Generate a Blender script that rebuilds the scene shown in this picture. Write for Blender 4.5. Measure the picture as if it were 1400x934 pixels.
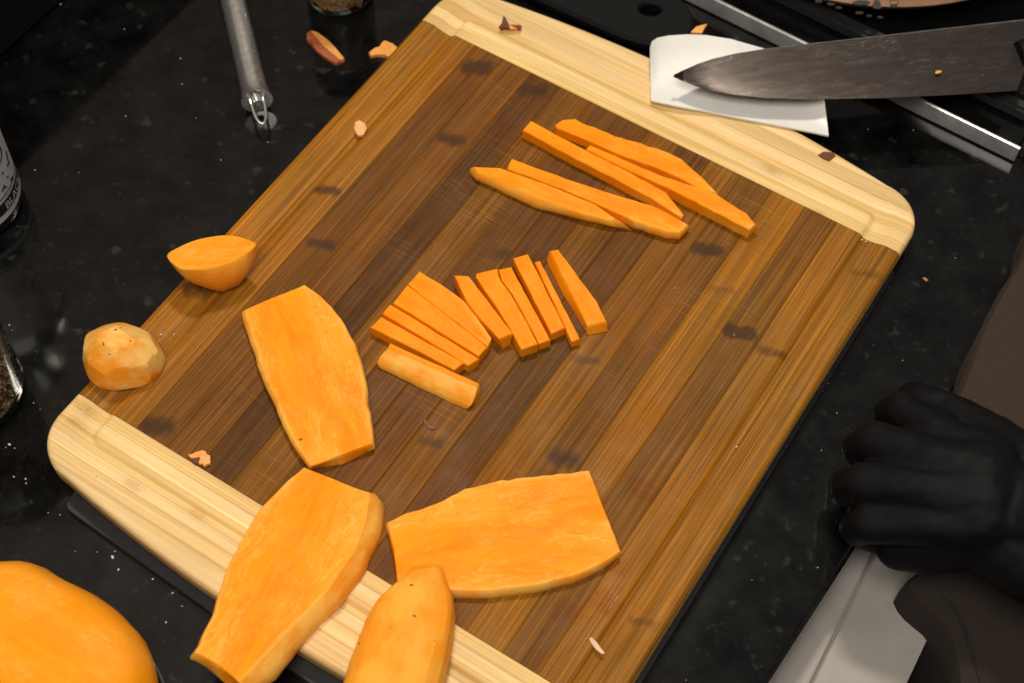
import bpy, bmesh, math, random
import numpy as np
from mathutils import Vector, Matrix

random.seed(7)
rng = np.random.default_rng(7)
for o in list(bpy.data.objects):
    bpy.data.objects.remove(o)
S = bpy.context.scene
COL = S.collection

# ------------------------------------------------------------------ camera
CAM_Z = 0.7508
W, H, F = 1400.0, 934.0, 2170.0
M = Matrix(((0.9996258, 0.02735439, 0.0),
            (0.02307941, -0.84340284, 0.53678579),
            (0.01468345, -0.53658492, -0.84371856)))      # columns: camera right, down, forward
cam_d = bpy.data.cameras.new('camera')
cam = bpy.data.objects.new('camera', cam_d); COL.objects.link(cam)
R3 = Matrix((M.col[0], -M.col[1], -M.col[2])).transposed()
cam.matrix_world = Matrix.Translation((0, 0, CAM_Z)) @ R3.to_4x4()
cam_d.sensor_width = 36; cam_d.lens = F / W * 36
cam_d.clip_start = 0.02; cam_d.clip_end = 50
cam_d.dof.use_dof = True; cam_d.dof.focus_distance = 0.86; cam_d.dof.aperture_fstop = 8
S.camera = cam

# ------------------------------------------------------------------ light
world = bpy.data.worlds.new('World'); S.world = world; world.use_nodes = True
world.node_tree.nodes['Background'].inputs[0].default_value = (1.0, 0.95, 0.88, 1)
world.node_tree.nodes['Background'].inputs[1].default_value = 0.13


def area(name, loc, target, sx, sy, power, col):
    l = bpy.data.lights.new(name, 'AREA'); l.shape = 'RECTANGLE'; l.size = sx; l.size_y = sy
    l.energy = power; l.color = col
    o = bpy.data.objects.new(name, l); COL.objects.link(o); o.location = loc
    o.rotation_euler = (Vector(target) - Vector(loc)).to_track_quat('-Z', 'Y').to_euler()
    return o


area('far_ceiling_lamp', (0.03, 1.5, 2.2), (0.0, 0.45, 0), 0.35, 0.2, 27.0, (1.0, 0.90, 0.76))
area('ceiling_lamp', (-0.15, -0.25, 1.75), (-0.05, 0.45, 0), 0.9, 0.7, 21.5, (1.0, 0.93, 0.83))

S.view_settings.view_transform = 'Standard'; S.view_settings.look = 'None'
S.view_settings.exposure = 0.0; S.view_settings.gamma = 1.0
try:
    S.cycles.use_denoising = True
    S.cycles.max_bounces = 8
except Exception:
    pass


# ------------------------------------------------------------------ helpers
def P(px, py, z=0.0):
    d = M @ Vector(((px - 700.0) / F, (py - 467.0) / F, 1.0))
    t = (z - CAM_Z) / d.z
    return Vector((d.x * t, d.y * t, z))


def lin(c):
    return tuple(((x / 255.0) / 12.92 if x / 255.0 <= 0.04045 else ((x / 255.0 + 0.055) / 1.055) ** 2.4) for x in c)


BT = 0.019                                   # board top
BO = Vector((-0.2308, 0.4261, 0.0)); BA = math.radians(-31.260205)
UD = Vector((math.cos(BA), math.sin(BA), 0)); VD = Vector((-math.sin(BA), math.cos(BA), 0))


def board_uv(px, py, z=BT):
    d = P(px, py, z) - BO
    return d.dot(UD), d.dot(VD)


def tag(o, label=None, cat=None, group=None, kind=None):
    if label: o['label'] = label
    if cat: o['category'] = cat
    if group: o['group'] = group
    if kind: o['kind'] = kind
    return o


def empty(name, loc=(0, 0, 0), rz=0.0):
    o = bpy.data.objects.new(name, None); COL.objects.link(o)
    o.location = loc; o.rotation_euler = (0, 0, rz); o.empty_display_size = 0.02
    return o


def link(name, me, mats, parent=None, loc=None, rz=0.0):
    o = bpy.data.objects.new(name, me); COL.objects.link(o)
    for m in (mats if isinstance(mats, (list, tuple)) else [mats]):
        me.materials.append(m)
    if parent: o.parent = parent
    if loc is not None: o.location = loc
    o.rotation_euler = (0, 0, rz)
    return o


def finish(bm, name, angle=35):
    bmesh.ops.recalc_face_normals(bm, faces=bm.faces[:])
    me = bpy.data.meshes.new(name); bm.to_mesh(me); bm.free()
    me.shade_smooth(); me.set_sharp_from_angle(angle=math.radians(angle))
    return me


# 2-D value noise for wear and stains
_G = rng.random((64, 64))


def vnoise(x, y, octs=3):
    x = np.asarray(x, float); y = np.asarray(y, float)
    tot = np.zeros(np.broadcast(x, y).shape); amp = 1.0; s = 0
    for k in range(octs):
        xi = np.floor(x).astype(int); yi = np.floor(y).astype(int)
        fx = x - xi; fy = y - yi
        fx = fx * fx * (3 - 2 * fx); fy = fy * fy * (3 - 2 * fy)
        g = lambda a, b: _G[a % 64, b % 64]
        v = (g(xi, yi) * (1 - fx) + g(xi + 1, yi) * fx) * (1 - fy) + (g(xi, yi + 1) * (1 - fx) + g(xi + 1, yi + 1) * fx) * fy
        tot = tot + amp * v; s += amp; amp *= 0.5; x = x * 2.03 + 17.3; y = y * 2.03 + 9.1
    return tot / s


# ------------------------------------------------------------------ materials
class NT:
    def __init__(self, name):
        self.m = bpy.data.materials.new(name); self.m.use_nodes = True
        self.t = self.m.node_tree; self.b = self.t.nodes['Principled BSDF']

    def n(self, kind, **kw):
        nd = self.t.nodes.new(kind)
        for k, v in kw.items():
            if k.startswith('i_'):
                key = k[2:]; key = int(key) if key.isdigit() else key.replace('_', ' ')
                nd.inputs[key].default_value = v
            else:
                setattr(nd, k, v)
        return nd

    def l(self, a, b):
        self.t.links.new(a, b)

    def coord(self, scale=(1, 1, 1), rot=(0, 0, 0), out='Object'):
        tc = self.n('ShaderNodeTexCoord'); mp = self.n('ShaderNodeMapping')
        mp.inputs['Scale'].default_value = scale; mp.inputs['Rotation'].default_value = rot
        self.l(tc.outputs[out], mp.inputs['Vector'])
        return mp.outputs[0]

    def jitter(self, vec):
        oi = self.n('ShaderNodeObjectInfo'); mu = self.math('MULTIPLY', oi.outputs['Random'], 173.0)
        va = self.n('ShaderNodeVectorMath', operation='ADD'); cb = self.n('ShaderNodeCombineXYZ')
        self.l(mu, cb.inputs[0]); self.l(mu, cb.inputs[1]); self.l(vec, va.inputs[0]); self.l(cb.outputs[0], va.inputs[1])
        return va.outputs[0]

    def noise(self, vec, scale=1.0, detail=3, rough=0.6, dist=0.0):
        nd = self.n('ShaderNodeTexNoise'); nd.inputs['Scale'].default_value = scale
        nd.inputs['Detail'].default_value = detail; nd.inputs['Roughness'].default_value = rough
        nd.inputs['Distortion'].default_value = dist
        self.l(vec, nd.inputs['Vector'])
        return nd.outputs[0]

    def ramp(self, fac, stops):
        nd = self.n('ShaderNodeValToRGB')
        e = nd.color_ramp.elements
        while len(e) < len(stops): e.new(0.5)
        for k, (p, c) in enumerate(stops):
            e[k].position = p
            e[k].color = (c, c, c, 1) if isinstance(c, (int, float)) else (*c, 1)
        self.l(fac, nd.inputs[0])
        return nd.outputs[0]

    def mix(self, fac, a, b, mode='MIX'):
        nd = self.n('ShaderNodeMix', data_type='RGBA', blend_type=mode)
        for s, v in ((0, fac), (6, a), (7, b)):
            if hasattr(v, 'links') or hasattr(v, 'is_linked'):
                self.l(v, nd.inputs[s])
            elif isinstance(v, (int, float)):
                nd.inputs[s].default_value = v if s == 0 else (v, v, v, 1)
            else:
                nd.inputs[s].default_value = (*v, 1)
        return nd.outputs[2]

    def math(self, op, a, b=0.0):
        nd = self.n('ShaderNodeMath', operation=op)
        for s, v in ((0, a), (1, b)):
            if hasattr(v, 'is_linked'): self.l(v, nd.inputs[s])
            else: nd.inputs[s].default_value = v
        return nd.outputs[0]

    def attr(self, name, out='Color'):
        nd = self.n('ShaderNodeAttribute'); nd.attribute_name = name
        return nd.outputs[out]

    def bump(self, h, strength=0.2, dist=0.001):
        nd = self.n('ShaderNodeBump'); nd.inputs['Strength'].default_value = strength; nd.inputs['Distance'].default_value = dist
        self.l(h, nd.inputs['Height']); self.l(nd.outputs[0], self.b.inputs['Normal'])

    def set(self, **kw):
        for k, v in kw.items():
            key = k.replace('_', ' ')
            if hasattr(v, 'is_linked'): self.l(v, self.b.inputs[key])
            else:
                if isinstance(v, tuple) and len(v) == 3 and self.b.inputs[key].type == 'RGBA': v = (*v, 1)
                self.b.inputs[key].default_value = v
        return self.m


def plain(name, col, rough=0.5, metal=0.0, nscale=120, namt=0.15, bump=0.0, **kw):
    t = NT(name); v = t.coord()
    nz = t.noise(v, nscale, 4)
    c = t.mix(1.0, col, t.ramp(nz, [(0.3, 1 - namt), (0.7, 1 + namt * 0.6)]), 'MULTIPLY')
    if bump: t.bump(nz, bump)
    rr = t.ramp(nz, [(0.3, max(rough - 0.06, 0)), (0.7, min(rough + 0.06, 1))])
    return t.set(Base_Color=c, Roughness=rr, Metallic=metal, **kw)


def wood(name, along_v):
    t = NT(name)
    a = (1, 1, 1)
    s1 = (900, 7, 1) if along_v else (4, 700, 1)
    s2 = (2600, 22, 1) if along_v else (14, 2000, 1)
    s3 = (300, 9, 1) if along_v else (4, 210, 1)
    tint = t.attr('tint')
    g1 = t.noise(t.jitter(t.coord(s1)), 1.0, 3, 0.65)
    g2 = t.noise(t.jitter(t.coord(s2)), 1.0, 2, 0.6)
    g3 = t.noise(t.jitter(t.coord(s3)), 1.0, 2, 0.5)
    k = 1.0 if along_v else 0.32
    c = t.mix(1.0, tint, t.ramp(g1, [(0.33, 1 - 0.34 * k), (0.5, 1.0), (0.66, 1 + 0.50 * k)]), 'MULTIPLY')
    c = t.mix(1.0, c, t.ramp(g2, [(0.3, 1 - 0.32 * k), (0.7, 1 + 0.28 * k)]), 'MULTIPLY')
    c = t.mix(1.0, c, t.ramp(g3, [(0.3, 1 - 0.18 * k), (0.7, 1 + 0.18 * k)]), 'MULTIPLY')
    if along_v:
        # knife scratches, patchy
        patch = t.noise(t.coord((14, 14, 1)), 1.0, 2)
        for ang, th in ((0.55, 0.66), (-0.75, 0.69), (1.25, 0.68)):
            sc = t.noise(t.coord((25, 1500, 1), (0, 0, ang)), 1.0, 1, 0.4)
            m_ = t.math('MULTIPLY', t.ramp(sc, [(th, 0.0), (th + 0.05, 0.22)]), t.ramp(patch, [(0.45, 0.0), (0.65, 1.0)]))
            c = t.mix(m_, c, lin((205, 160, 90)))
        gold = t.noise(t.coord((30, 11, 1)), 1.0, 3)
        c = t.mix(t.ramp(gold, [(0.5, 0.0), (0.75, 0.35)]), c, t.mix(1.0, c, (1.15, 0.98, 0.55), 'MULTIPLY'))
    if along_v:
        kn = t.attr('knot', 'Fac')
        kz = t.noise(t.coord((900, 260, 1)), 1.0, 4, 0.8)
        kz2 = t.noise(t.coord((1500, 90, 1)), 1.0, 2, 0.6)
        kk = t.math('MULTIPLY', kn, t.math('ADD', t.math('MULTIPLY', kz, 1.5), t.math('MULTIPLY', kz2, 1.2)))
        c = t.mix(t.ramp(kk, [(0.44, 0.0), (0.74, 0.50), (1.0, 0.85)]), c, (0.050, 0.021, 0.006))
    t.bump(g1, 0.22, 0.0006)
    rr = t.ramp(t.noise(t.coord((40, 40, 1)), 1.0, 3), [(0.3, 0.42), (0.7, 0.62)])
    return t.set(Base_Color=c, Roughness=rr, Specular_IOR_Level=0.16)


WOOD_DARK = wood('dark_bamboo', True)
WOOD_LIGHT = wood('light_bamboo', False)


def make_granite():
    t = NT('black_granite')
    v = t.coord()
    vo = t.n('ShaderNodeTexVoronoi'); vo.inputs['Scale'].default_value = 150; t.l(v, vo.inputs['Vector'])
    fleck = t.noise(v, 230, 4, 0.7)
    blot = t.noise(v, 45, 4, 0.65)
    smear = t.noise(t.coord((9, 5, 1), (0, 0, 0.6)), 1.0, 5, 0.65, 0.8)
    c = t.mix(t.ramp(blot, [(0.36, 0.0), (0.72, 0.85)]), (0.0022, 0.0021, 0.0020), (0.0120, 0.0114, 0.0108))
    c = t.mix(t.ramp(fleck, [(0.60, 0.0), (0.78, 0.40)]), c, (0.055, 0.054, 0.052))
    spot = t.math('MULTIPLY', t.ramp(vo.outputs['Distance'], [(0.05, 1.0), (0.17, 0.0)]), t.ramp(t.noise(v, 60, 2), [(0.57, 0.0), (0.70, 0.5)]))
    c = t.mix(spot, c, (0.10, 0.098, 0.095))
    soft = t.noise(v, 85, 2, 0.5)
    c = t.mix(t.ramp(soft, [(0.64, 0.0), (0.75, 0.5)]), c, (0.050, 0.049, 0.048))
    c = t.mix(t.ramp(smear, [(0.56, 0.0), (0.8, 0.22)]), c, (0.05, 0.05, 0.052))
    rr = t.ramp(smear, [(0.4, 0.05), (0.75, 0.18)])
    return t.set(Base_Color=c, Roughness=rr, Specular_IOR_Level=0.5)


GRANITE = make_granite()


def make_flesh(name, a, b, pale, warm=0.5):
    t = NT(name)
    v = t.coord((26, 120, 60))
    n1 = t.noise(v, 1.0, 4, 0.6, 0.6)
    n2 = t.noise(t.coord((60, 60, 60)), 1.0, 3, 0.6)
    n3 = t.noise(t.coord((14, 30, 14)), 1.0, 3, 0.5, 0.4)
    n4 = t.noise(t.coord((90, 330, 200)), 1.0, 3, 0.6, 0.8)
    c = t.mix(t.ramp(n1, [(0.40, 0.0), (0.62, 1.0)]), a, b)
    n7 = t.noise(t.coord((90, 130, 90)), 1.0, 4, 0.65, 0.5)
    blotch = t.math('MULTIPLY', t.ramp(n3, [(0.46, 0.0), (0.62, 1.0)]), t.ramp(n7, [(0.36, 0.12), (0.62, 0.62)]))
    c = t.mix(blotch, c, lin((255, 182, 64)))
    c = t.mix(t.ramp(n4, [(0.56, 0.0), (0.72, 0.22)]), c, lin((255, 188, 70)))
    n6 = t.noise(t.coord((46, 150, 90), (0, 0, 0.12)), 1.0, 3, 0.6, 1.2)
    vein = t.ramp(n6, [(0.46, 0.0), (0.5, 0.36), (0.54, 0.0)])
    vein = t.math('MULTIPLY', vein, t.ramp(n3, [(0.40, 0.0), (0.58, 1.0)]))
    c = t.mix(vein, c, lin((255, 210, 112)))
    c = t.mix(t.ramp(n7, [(0.56, 0.0), (0.72, 0.5)]), c, lin((246, 136, 0)))
    sk = t.attr('skin', 'Fac')
    n5 = t.noise(t.coord((40, 70, 40)), 1.0, 3, 0.6)
    pc = t.mix(t.ramp(n5, [(0.42, 0.0), (0.60, 1.0)]), pale, lin((248, 156, 40)))
    dots = t.noise(t.coord((260, 330, 300)), 1.0, 2)
    pc = t.mix(t.ramp(dots, [(0.70, 0.0), (0.80, 0.6)]), pc, lin((150, 85, 30)))
    c = t.mix(sk, c, pc)
    h = t.math('ADD', n4, t.math('MULTIPLY', n2, 0.6))
    t.bump(h, 0.35, 0.0006)
    rr = t.ramp(n2, [(0.3, 0.42), (0.7, 0.6)])
    return t.set(Base_Color=c, Roughness=rr, Specular_IOR_Level=0.14, Subsurface_Weight=0.10, Subsurface_Radius=(1.0, 0.4, 0.1), Subsurface_Scale=0.003)


FLESH = make_flesh('sweet_potato_flesh', lin((250, 142, 0)), lin((254, 156, 2)), lin((253, 190, 86)))
PEELED = make_flesh('peeled_sweet_potato', lin((248, 146, 4)), lin((252, 162, 26)), lin((250, 176, 66)))
STEEL = plain('brushed_steel', (0.95, 0.93, 0.90), 0.24, 0.90, 300, 0.04)
HOBSTEEL = plain('hob_steel', (0.62, 0.61, 0.60), 0.24, 0.6, 60, 0.25)
BLACKGLASS = plain('black_hob_glass', (0.006, 0.006, 0.006), 0.10, 0, 80, 0.3)
BLACKIRON = plain('black_enamel', (0.022, 0.022, 0.023), 0.42, 0, 200, 0.25)
BLACKPLASTIC = plain('black_nylon', (0.006, 0.006, 0.0065), 0.6, 0, 150, 0.3, 0, Specular_IOR_Level=0.12)
MATBLACK = plain('black_rubber', (0.013, 0.013, 0.015), 0.5, 0, 400, 0.25)
WHITEPLASTIC = plain('white_plastic', (0.80, 0.79, 0.75), 0.38, 0, 60, 0.05)
CABINET = plain('white_laminate', (0.36, 0.33, 0.30), 0.4, 0, 25, 0.12)
GLOVE = plain('black_nitrile', (0.0042, 0.0042, 0.0050), 0.6, 0, 130, 0.25, 0.1, Specular_IOR_Level=0.13)
APRON = plain('brown_cotton', lin((54, 41, 29)), 0.9, 0, 900, 0.35, 0.3)
TROUSER = plain('shaded_brown_cloth', lin((40, 30, 23)), 0.9, 0, 900, 0.35, 0.3)  # shadow over the lower cloth is put into this darker brown
CRUMBM = plain('crumb_white', (0.55, 0.52, 0.48), 0.6)
PEELSKIN = plain('sweet_potato_skin', lin((176, 92, 48)), 0.6, 0, 500, 0.4, 0.2)
DARKSKIN = plain('dark_red_skin', lin((110, 52, 30)), 0.6, 0, 400, 0.3)
PINKBIT = plain('pale_shaving', lin((236, 196, 160)), 0.5)
ORANGEBIT = plain('orange_shaving', lin((246, 170, 80)), 0.5, 0, 500, 0.2)

# ------------------------------------------------------------------ countertop and wall
ea, eb = P(1050, 934), P(1310, 530)
ed = (eb - ea).normalized()
en = Vector((ed.y, -ed.x, 0))               # outward, towards the cook
wall_pt = Vector((-0.3035, 0.7137, 0))
bm = bmesh.new()
far, back = 1.6, 1.4
q = [ea - ed * far, ea + ed * far]
wl = [wall_pt - UD * 0.03 + VD * 1.6, wall_pt - UD * 0.03 - VD * 2.2]
pts = [q[0], q[1], wl[0], wl[1]]
top = [bm.verts.new((p.x, p.y, 0)) for p in pts]
low = [bm.verts.new((p.x, p.y, -0.03)) for p in pts]
bm.faces.new(top); bm.faces.new(low[::-1])
for k in range(4):
    bm.faces.new([top[k], low[k], low[(k + 1) % 4], top[(k + 1) % 4]])
bmesh.ops.bevel(bm, geom=[e for e in bm.edges if abs(e.verts[0].co.z - e.verts[1].co.z) < 1e-6], offset=0.003, segments=3, affect='EDGES')
ct = link('countertop', finish(bm, 'countertop'), GRANITE)
tag(ct, 'polished black granite kitchen counter with grey flecks', None, None, 'structure')


def box(name, c, sx, sy, sz, mat, parent=None, rz=0.0, bev=0.001, segs=2):
    bm = bmesh.new(); bmesh.ops.create_cube(bm, size=1.0)
    bmesh.ops.scale(bm, vec=(sx, sy, sz), verts=bm.verts)
    if bev: bmesh.ops.bevel(bm, geom=bm.edges[:], offset=bev, segments=segs, affect='EDGES')
    return link(name, finish(bm, name), mat, parent, c, rz)


WALLPAINT = plain('cream_wall_paint', (0.62, 0.59, 0.54), 0.6, 0, 20, 0.05)
up = box('wall_upstand', wall_pt - UD * 0.0105 + VD * 0.0 + Vector((0, 0, 0.0475)), 0.021, 3.0, 0.092, plain('honed_granite', (0.006, 0.006, 0.006), 0.7, 0, 200, 0.3, 0, Specular_IOR_Level=0.2), None, BA, 0.002)
tag(up, 'low black granite upstand along the back of the counter', None, None, 'structure')
wa = box('wall', wall_pt - UD * 0.0715 + Vector((0, 0, 0.5)), 0.10, 3.0, 1.2, WALLPAINT, None, BA, 0.0)
tag(wa, 'plain pale wall above the black upstand', None, None, 'structure')
fl = box('floor', Vector((0, 0, -0.90)), 6, 6, 0.02, plain('dark_floor', (0.02, 0.018, 0.016), 0.5), None, 0, 0)
tag(fl, 'dark floor below the counter', None, None, 'structure')

# ------------------------------------------------------------------ cutting board
board = empty('cutting_board', BO, BA)
tag(board, 'large bamboo cutting board with dark middle planks and pale end strips', 'cutting board')
VC = 0.1622
R_C = 0.027
UB = [0.0] + [0.0193 + 0.02083 * k for k in range(15)] + [0.33]


def bow(u):
    return 0.2143 - 0.54 * (u - 0.165) ** 2          # half length of the outline


def half_len(u):
    d = np.minimum(u, 0.33 - u)
    b = bow(np.maximum(np.minimum(u, 0.33 - R_C), R_C))
    x = np.clip(R_C - d, 0, R_C)
    return np.where(d < R_C, b - R_C + np.sqrt(np.maximum(R_C ** 2 - x ** 2, 0)), bow(u))


def sd_edge(u, v):
    """approximate distance inside the outline"""
    du = np.minimum(u, 0.33 - u); dv = half_len(u) - np.abs(v - VC)
    cx = R_C - du; cy = np.abs(v - VC) - (bow(R_C) - R_C)
    corner = R_C - np.hypot(np.maximum(cx, 0), np.maximum(cy, 0))
    return np.where((cx > 0) & (cy > 0), corner, np.minimum(du, dv))


def sd_plateau(u, v):
    """distance outside the raised middle plateau (negative inside)"""
    r = 0.004
    qx = np.abs(u - 0.165) - (0.1393 - r); qy = np.abs(v - VC) - (0.1785 - r)
    return np.hypot(np.maximum(qx, 0), np.maximum(qy, 0)) + np.minimum(np.maximum(qx, qy), 0) - r


def surf(u, v):
    d = sd_plateau(u, v); t = np.clip(d / 0.0155, 0, 1)
    prof = np.where(t < 0.22, (t / 0.22), 1 - ((t - 0.22) / 0.78) ** 1.9)
    prof = np.where(t < 0.22, prof * prof * (3 - 2 * prof), prof)
    z = -0.0027 * np.clip(prof, 0, 1)
    e = np.clip(sd_edge(u, v), 0, 0.003)
    z = z - (0.003 - np.sqrt(np.maximum(0.003 ** 2 - (0.003 - e) ** 2, 0)))
    return z


PLANK_COL = [(164, 106, 40), (160, 102, 36), (124, 76, 26), (132, 80, 26), (100, 58, 18), (138, 85, 19), (122, 73, 20), (118, 69, 20),
             (138, 85, 20), (114, 69, 22), (144, 89, 20), (128, 79, 27), (164, 104, 24), (134, 86, 34), (154, 100, 40), (160, 104, 42)]
KNOTS = [(652, 92, .0085, .006, 1.0), (728, 124, .0095, .007, .8), (617, 190, .009, .005, .8), (447, 260, .0085, .004, .75), (438, 334, .009, .004, .75),
         (215, 583, .009, .006, .9), (322, 545, .009, .009, .45), (968, 342, .009, .005, .9), (988, 396, .009, .004, .5),
         (1012, 455, .009, .0045, 1.1), (1056, 482, .009, .004, .6), (1186, 374, .012, .004, .5), (688, 348, .010, .006, .6),
         (800, 492, .009, .004, .6), (880, 850, .009, .004, .5), (772, 626, .009, .006, .75), (590, 605, .009, .004, .6),
         (575, 690, .010, .009, .4), (520, 600, .009, .018, .35), (270, 392, .012, .008, .7), (905, 300, .008, .01, .35), (815, 325, .010, .010, .35)]
KUV = [(*board_uv(a, b), su, sv, s) for a, b, su, sv, s in KNOTS]
OILS = [(772, 838, .007, .006), (828, 824, .007, .006), (845, 775, .005, .005), (880, 670, .008, .006)]
OUV = [(*board_uv(a, b), su, sv) for a, b, su, sv in OILS]


def knot_field(u, v, lo, hi):
    k = np.zeros_like(u)
    for (ku, kv, su, sv, s) in KUV:
        if ku < lo - 0.003 or ku > hi + 0.003:
            continue                                            # a node belongs to one plank
        w = (vnoise(u * 300 + 3, v * 160) - 0.5) * 1.8
        g = np.exp(-np.abs((u - ku) / (su * 1.15)) ** 4 - ((v - kv - 0.002 * np.sin((u - ku) * 260)) / (sv * 1.3) * (1 + 0.5 * w)) ** 2)
        k = np.maximum(k, s * g * (0.75 + 0.5 * vnoise(u * 300, v * 200, 2)))
    return np.clip(k, 0, 1.1)


def tint_attr(me, arr):
    a = me.attributes.new('tint', 'FLOAT_COLOR', 'POINT')
    a.data.foreach_set('color', np.concatenate([arr, np.ones((len(arr), 1))], 1).astype(np.float32).ravel())


def grid_mesh(name, UU, VV, ZZ):
    nu, nv = UU.shape
    co = np.stack([UU, VV, ZZ], -1).reshape(-1, 3)
    i = np.arange(nu - 1)[:, None] * nv + np.arange(nv - 1)[None, :]
    f = np.stack([i, i + nv, i + nv + 1, i + 1], -1).reshape(-1, 4)
    me = bpy.data.meshes.new(name)
    me.from_pydata(co.tolist(), [], f.tolist()); me.shade_smooth(); me.update()
    return me, co


for k in range(16):
    lo, hi = UB[k], UB[k + 1]
    g = 0.00001
    a_ = lo + (g if k else 0); b_ = hi - (g if k < 15 else 0)
    us = np.linspace(a_, b_, 17)
    us = np.concatenate([[a_], [a_ + 0.0002], us[1:-1], [b_ - 0.0002], [b_]])
    vs = np.concatenate([[0.0001, 0.0004], np.linspace(0.002, 0.3225, 190), [0.3241, 0.3244]])
    U, V = np.meshgrid(us, vs, indexing='ij')
    Z = surf(U, V) + BT + rng.normal(0, 0.00003)
    drop = np.zeros_like(U)
    if k: drop[0, :] = 0.00018; drop[1, :] += 0.00002
    if k < 15: drop[-1, :] = 0.00018; drop[-2, :] += 0.00002
    Z = Z - drop
    if k == 0: U[0, :] = 0.00015; Z[0, :] = BT - 0.0034
    if k == 15: U[-1, :] = 0.33 - 0.00015; Z[-1, :] = BT - 0.0034
    me, co = grid_mesh('plank', U, V, Z)
    u, v = co[:, 0], co[:, 1]
    base = np.array(lin(PLANK_COL[k])) * np.array([0.785, 0.815, 0.45])
    sect = vnoise(np.full_like(u, k * 7.3), v * 9 + k * 3.1, 2)                      # colour drifts along a strip
    wet = np.exp(-((u - 0.15) / 0.10) ** 4) * np.clip(1 - np.abs(v - 0.17) / 0.17, 0, 1) ** 0.5
    rk_ = np.random.default_rng(100 + k)
    for (ku, kv, su, sv, sg) in KUV:
        if lo - 0.003 <= ku <= hi + 0.003 and sg >= 0.5:
            st = 1 / (1 + np.exp(-(v - kv) / 0.0012))
            f0, f1 = rk_.uniform(0.84, 1.0), rk_.uniform(1.0, 1.18)
            if rk_.random() < 0.5: f0, f1 = f1, f0
            sect = sect * (f0 * (1 - st) + f1 * st)
    stain = wet * (0.25 + 0.75 * vnoise(u * 45 + 5, v * 22, 3))
    mul = (0.78 + 0.46 * sect) * (1 - 0.26 * stain)
    c = base[None, :] * mul[:, None]
    gold = np.clip(vnoise(u * 30 + 40, v * 14 + 11, 2) - 0.5, 0, 1)[:, None] * 1.6
    c = c * (1 - gold) + c * np.array([1.22, 1.02, 0.5]) * gold
    kf = knot_field(u, v, lo, hi)
    ka = me.attributes.new('knot', 'FLOAT', 'POINT'); ka.data.foreach_set('value', kf.astype(np.float32))
    for (ou, ov, su, sv) in OUV:
        gg = np.clip(1.5 * np.exp(-((u - ou) / su) ** 4 - ((v - ov) / sv) ** 4), 0, 1)[:, None] * 0.7
        c = c * (1 - gg) + c * np.array([0.92, 0.70, 0.18]) * gg
    tint_attr(me, c)
    link('plank', me, WOOD_DARK, board)

LT = [0.0, 0.0072, 0.0150, 0.0225, 0.0300, 0.0385, 0.0600]
STRIP_COL = [(232, 194, 126), (242, 208, 148), (234, 198, 132), (240, 206, 148), (232, 196, 134), (236, 202, 146)]
for side in (-1, 1):
    for k in range(6):
        vmid = VC + side * (0.16225 + LT[k])
        # columns, dense towards the rounded ends
        th = np.linspace(0, 1, 40)
        ucol = np.concatenate([0.03 * (1 - np.cos(th * math.pi / 2)), np.linspace(0.0325, 0.2975, 130), 0.33 - 0.03 * (1 - np.cos(th[::-1] * math.pi / 2))])
        hl = half_len(ucol) - 0.16225
        ok = hl > LT[k] + 1e-5
        ucol = ucol[ok]; hl = hl[ok]
        g = 0.00005
        ts = np.linspace(0, 1, 14)
        lo_t = LT[k] + (g if k else 0.0002); hi_t = np.minimum(LT[k + 1] - g, hl)
        T = lo_t + (hi_t - lo_t)[:, None] * ts[None, :]
        U = np.repeat(ucol[:, None], 14, 1)
        V = VC + side * (0.16225 + T)
        Z = surf(U, V) + BT + rng.normal(0, 0.00004)
        # skirt rows
        edge = (sd_edge(U, V) < 2e-4)
        Z = np.where(edge, BT - 0.0030, Z)
        U2 = np.concatenate([U, U[:, -1:]], 1); V2 = np.concatenate([V, V[:, -1:]], 1)
        Z2 = np.concatenate([Z, np.minimum(Z[:, -1:], BT) - 0.0009], 1)
        U2 = np.concatenate([U2[:, :1], U2], 1); V2 = np.concatenate([V2[:, :1], V2], 1); Z2 = np.concatenate([Z2[:, :1] - 0.0009, Z2], 1)
        if side > 0: U2, V2, Z2 = U2[::-1], V2[::-1], Z2[::-1]
        me, co = grid_mesh('strip', U2, V2, Z2)
        u, v = co[:, 0], co[:, 1]
        base = np.array(lin(STRIP_COL[k if side < 0 else (k * 5 + 2) % 6]))
        sect = vnoise(u * 14 + 31 * side, np.full_like(u, k * 5.7 + side * 3), 2)
        fine = vnoise(u * 20 + 3, v * 420 + 50, 3)
        brown = np.clip(vnoise(u * 9 + 77, v * 200 + 20 * side, 3) - 0.54, 0, 1)[:, None] * 2.0
        c = base[None, :] * ((0.86 + 0.26 * sect) * (0.89 + 0.20 * fine))[:, None]
        c = c * (1 - brown) + c * np.array([0.86, 0.74, 0.50]) * brown
        for (kx, ky, s) in ((182, 662, .006), (270, 700, .005), (1055, 232, .006), (1120, 292, .004), (118, 560, .008), (105, 580, .008)):
            ku, kv = board_uv(kx, ky)
            gg = np.exp(-((u - ku) / s) ** 2 - ((v - kv) / (s * 0.5)) ** 2)[:, None] * (0.3 + 0.7 * vnoise(u * 700, v * 700, 2))[:, None]
            c = c * (1 - 0.55 * gg) + np.array(lin((150, 100, 40))) * 0.55 * gg
        tint_attr(me, c)
        link('strip', me, WOOD_LIGHT, board)

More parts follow.
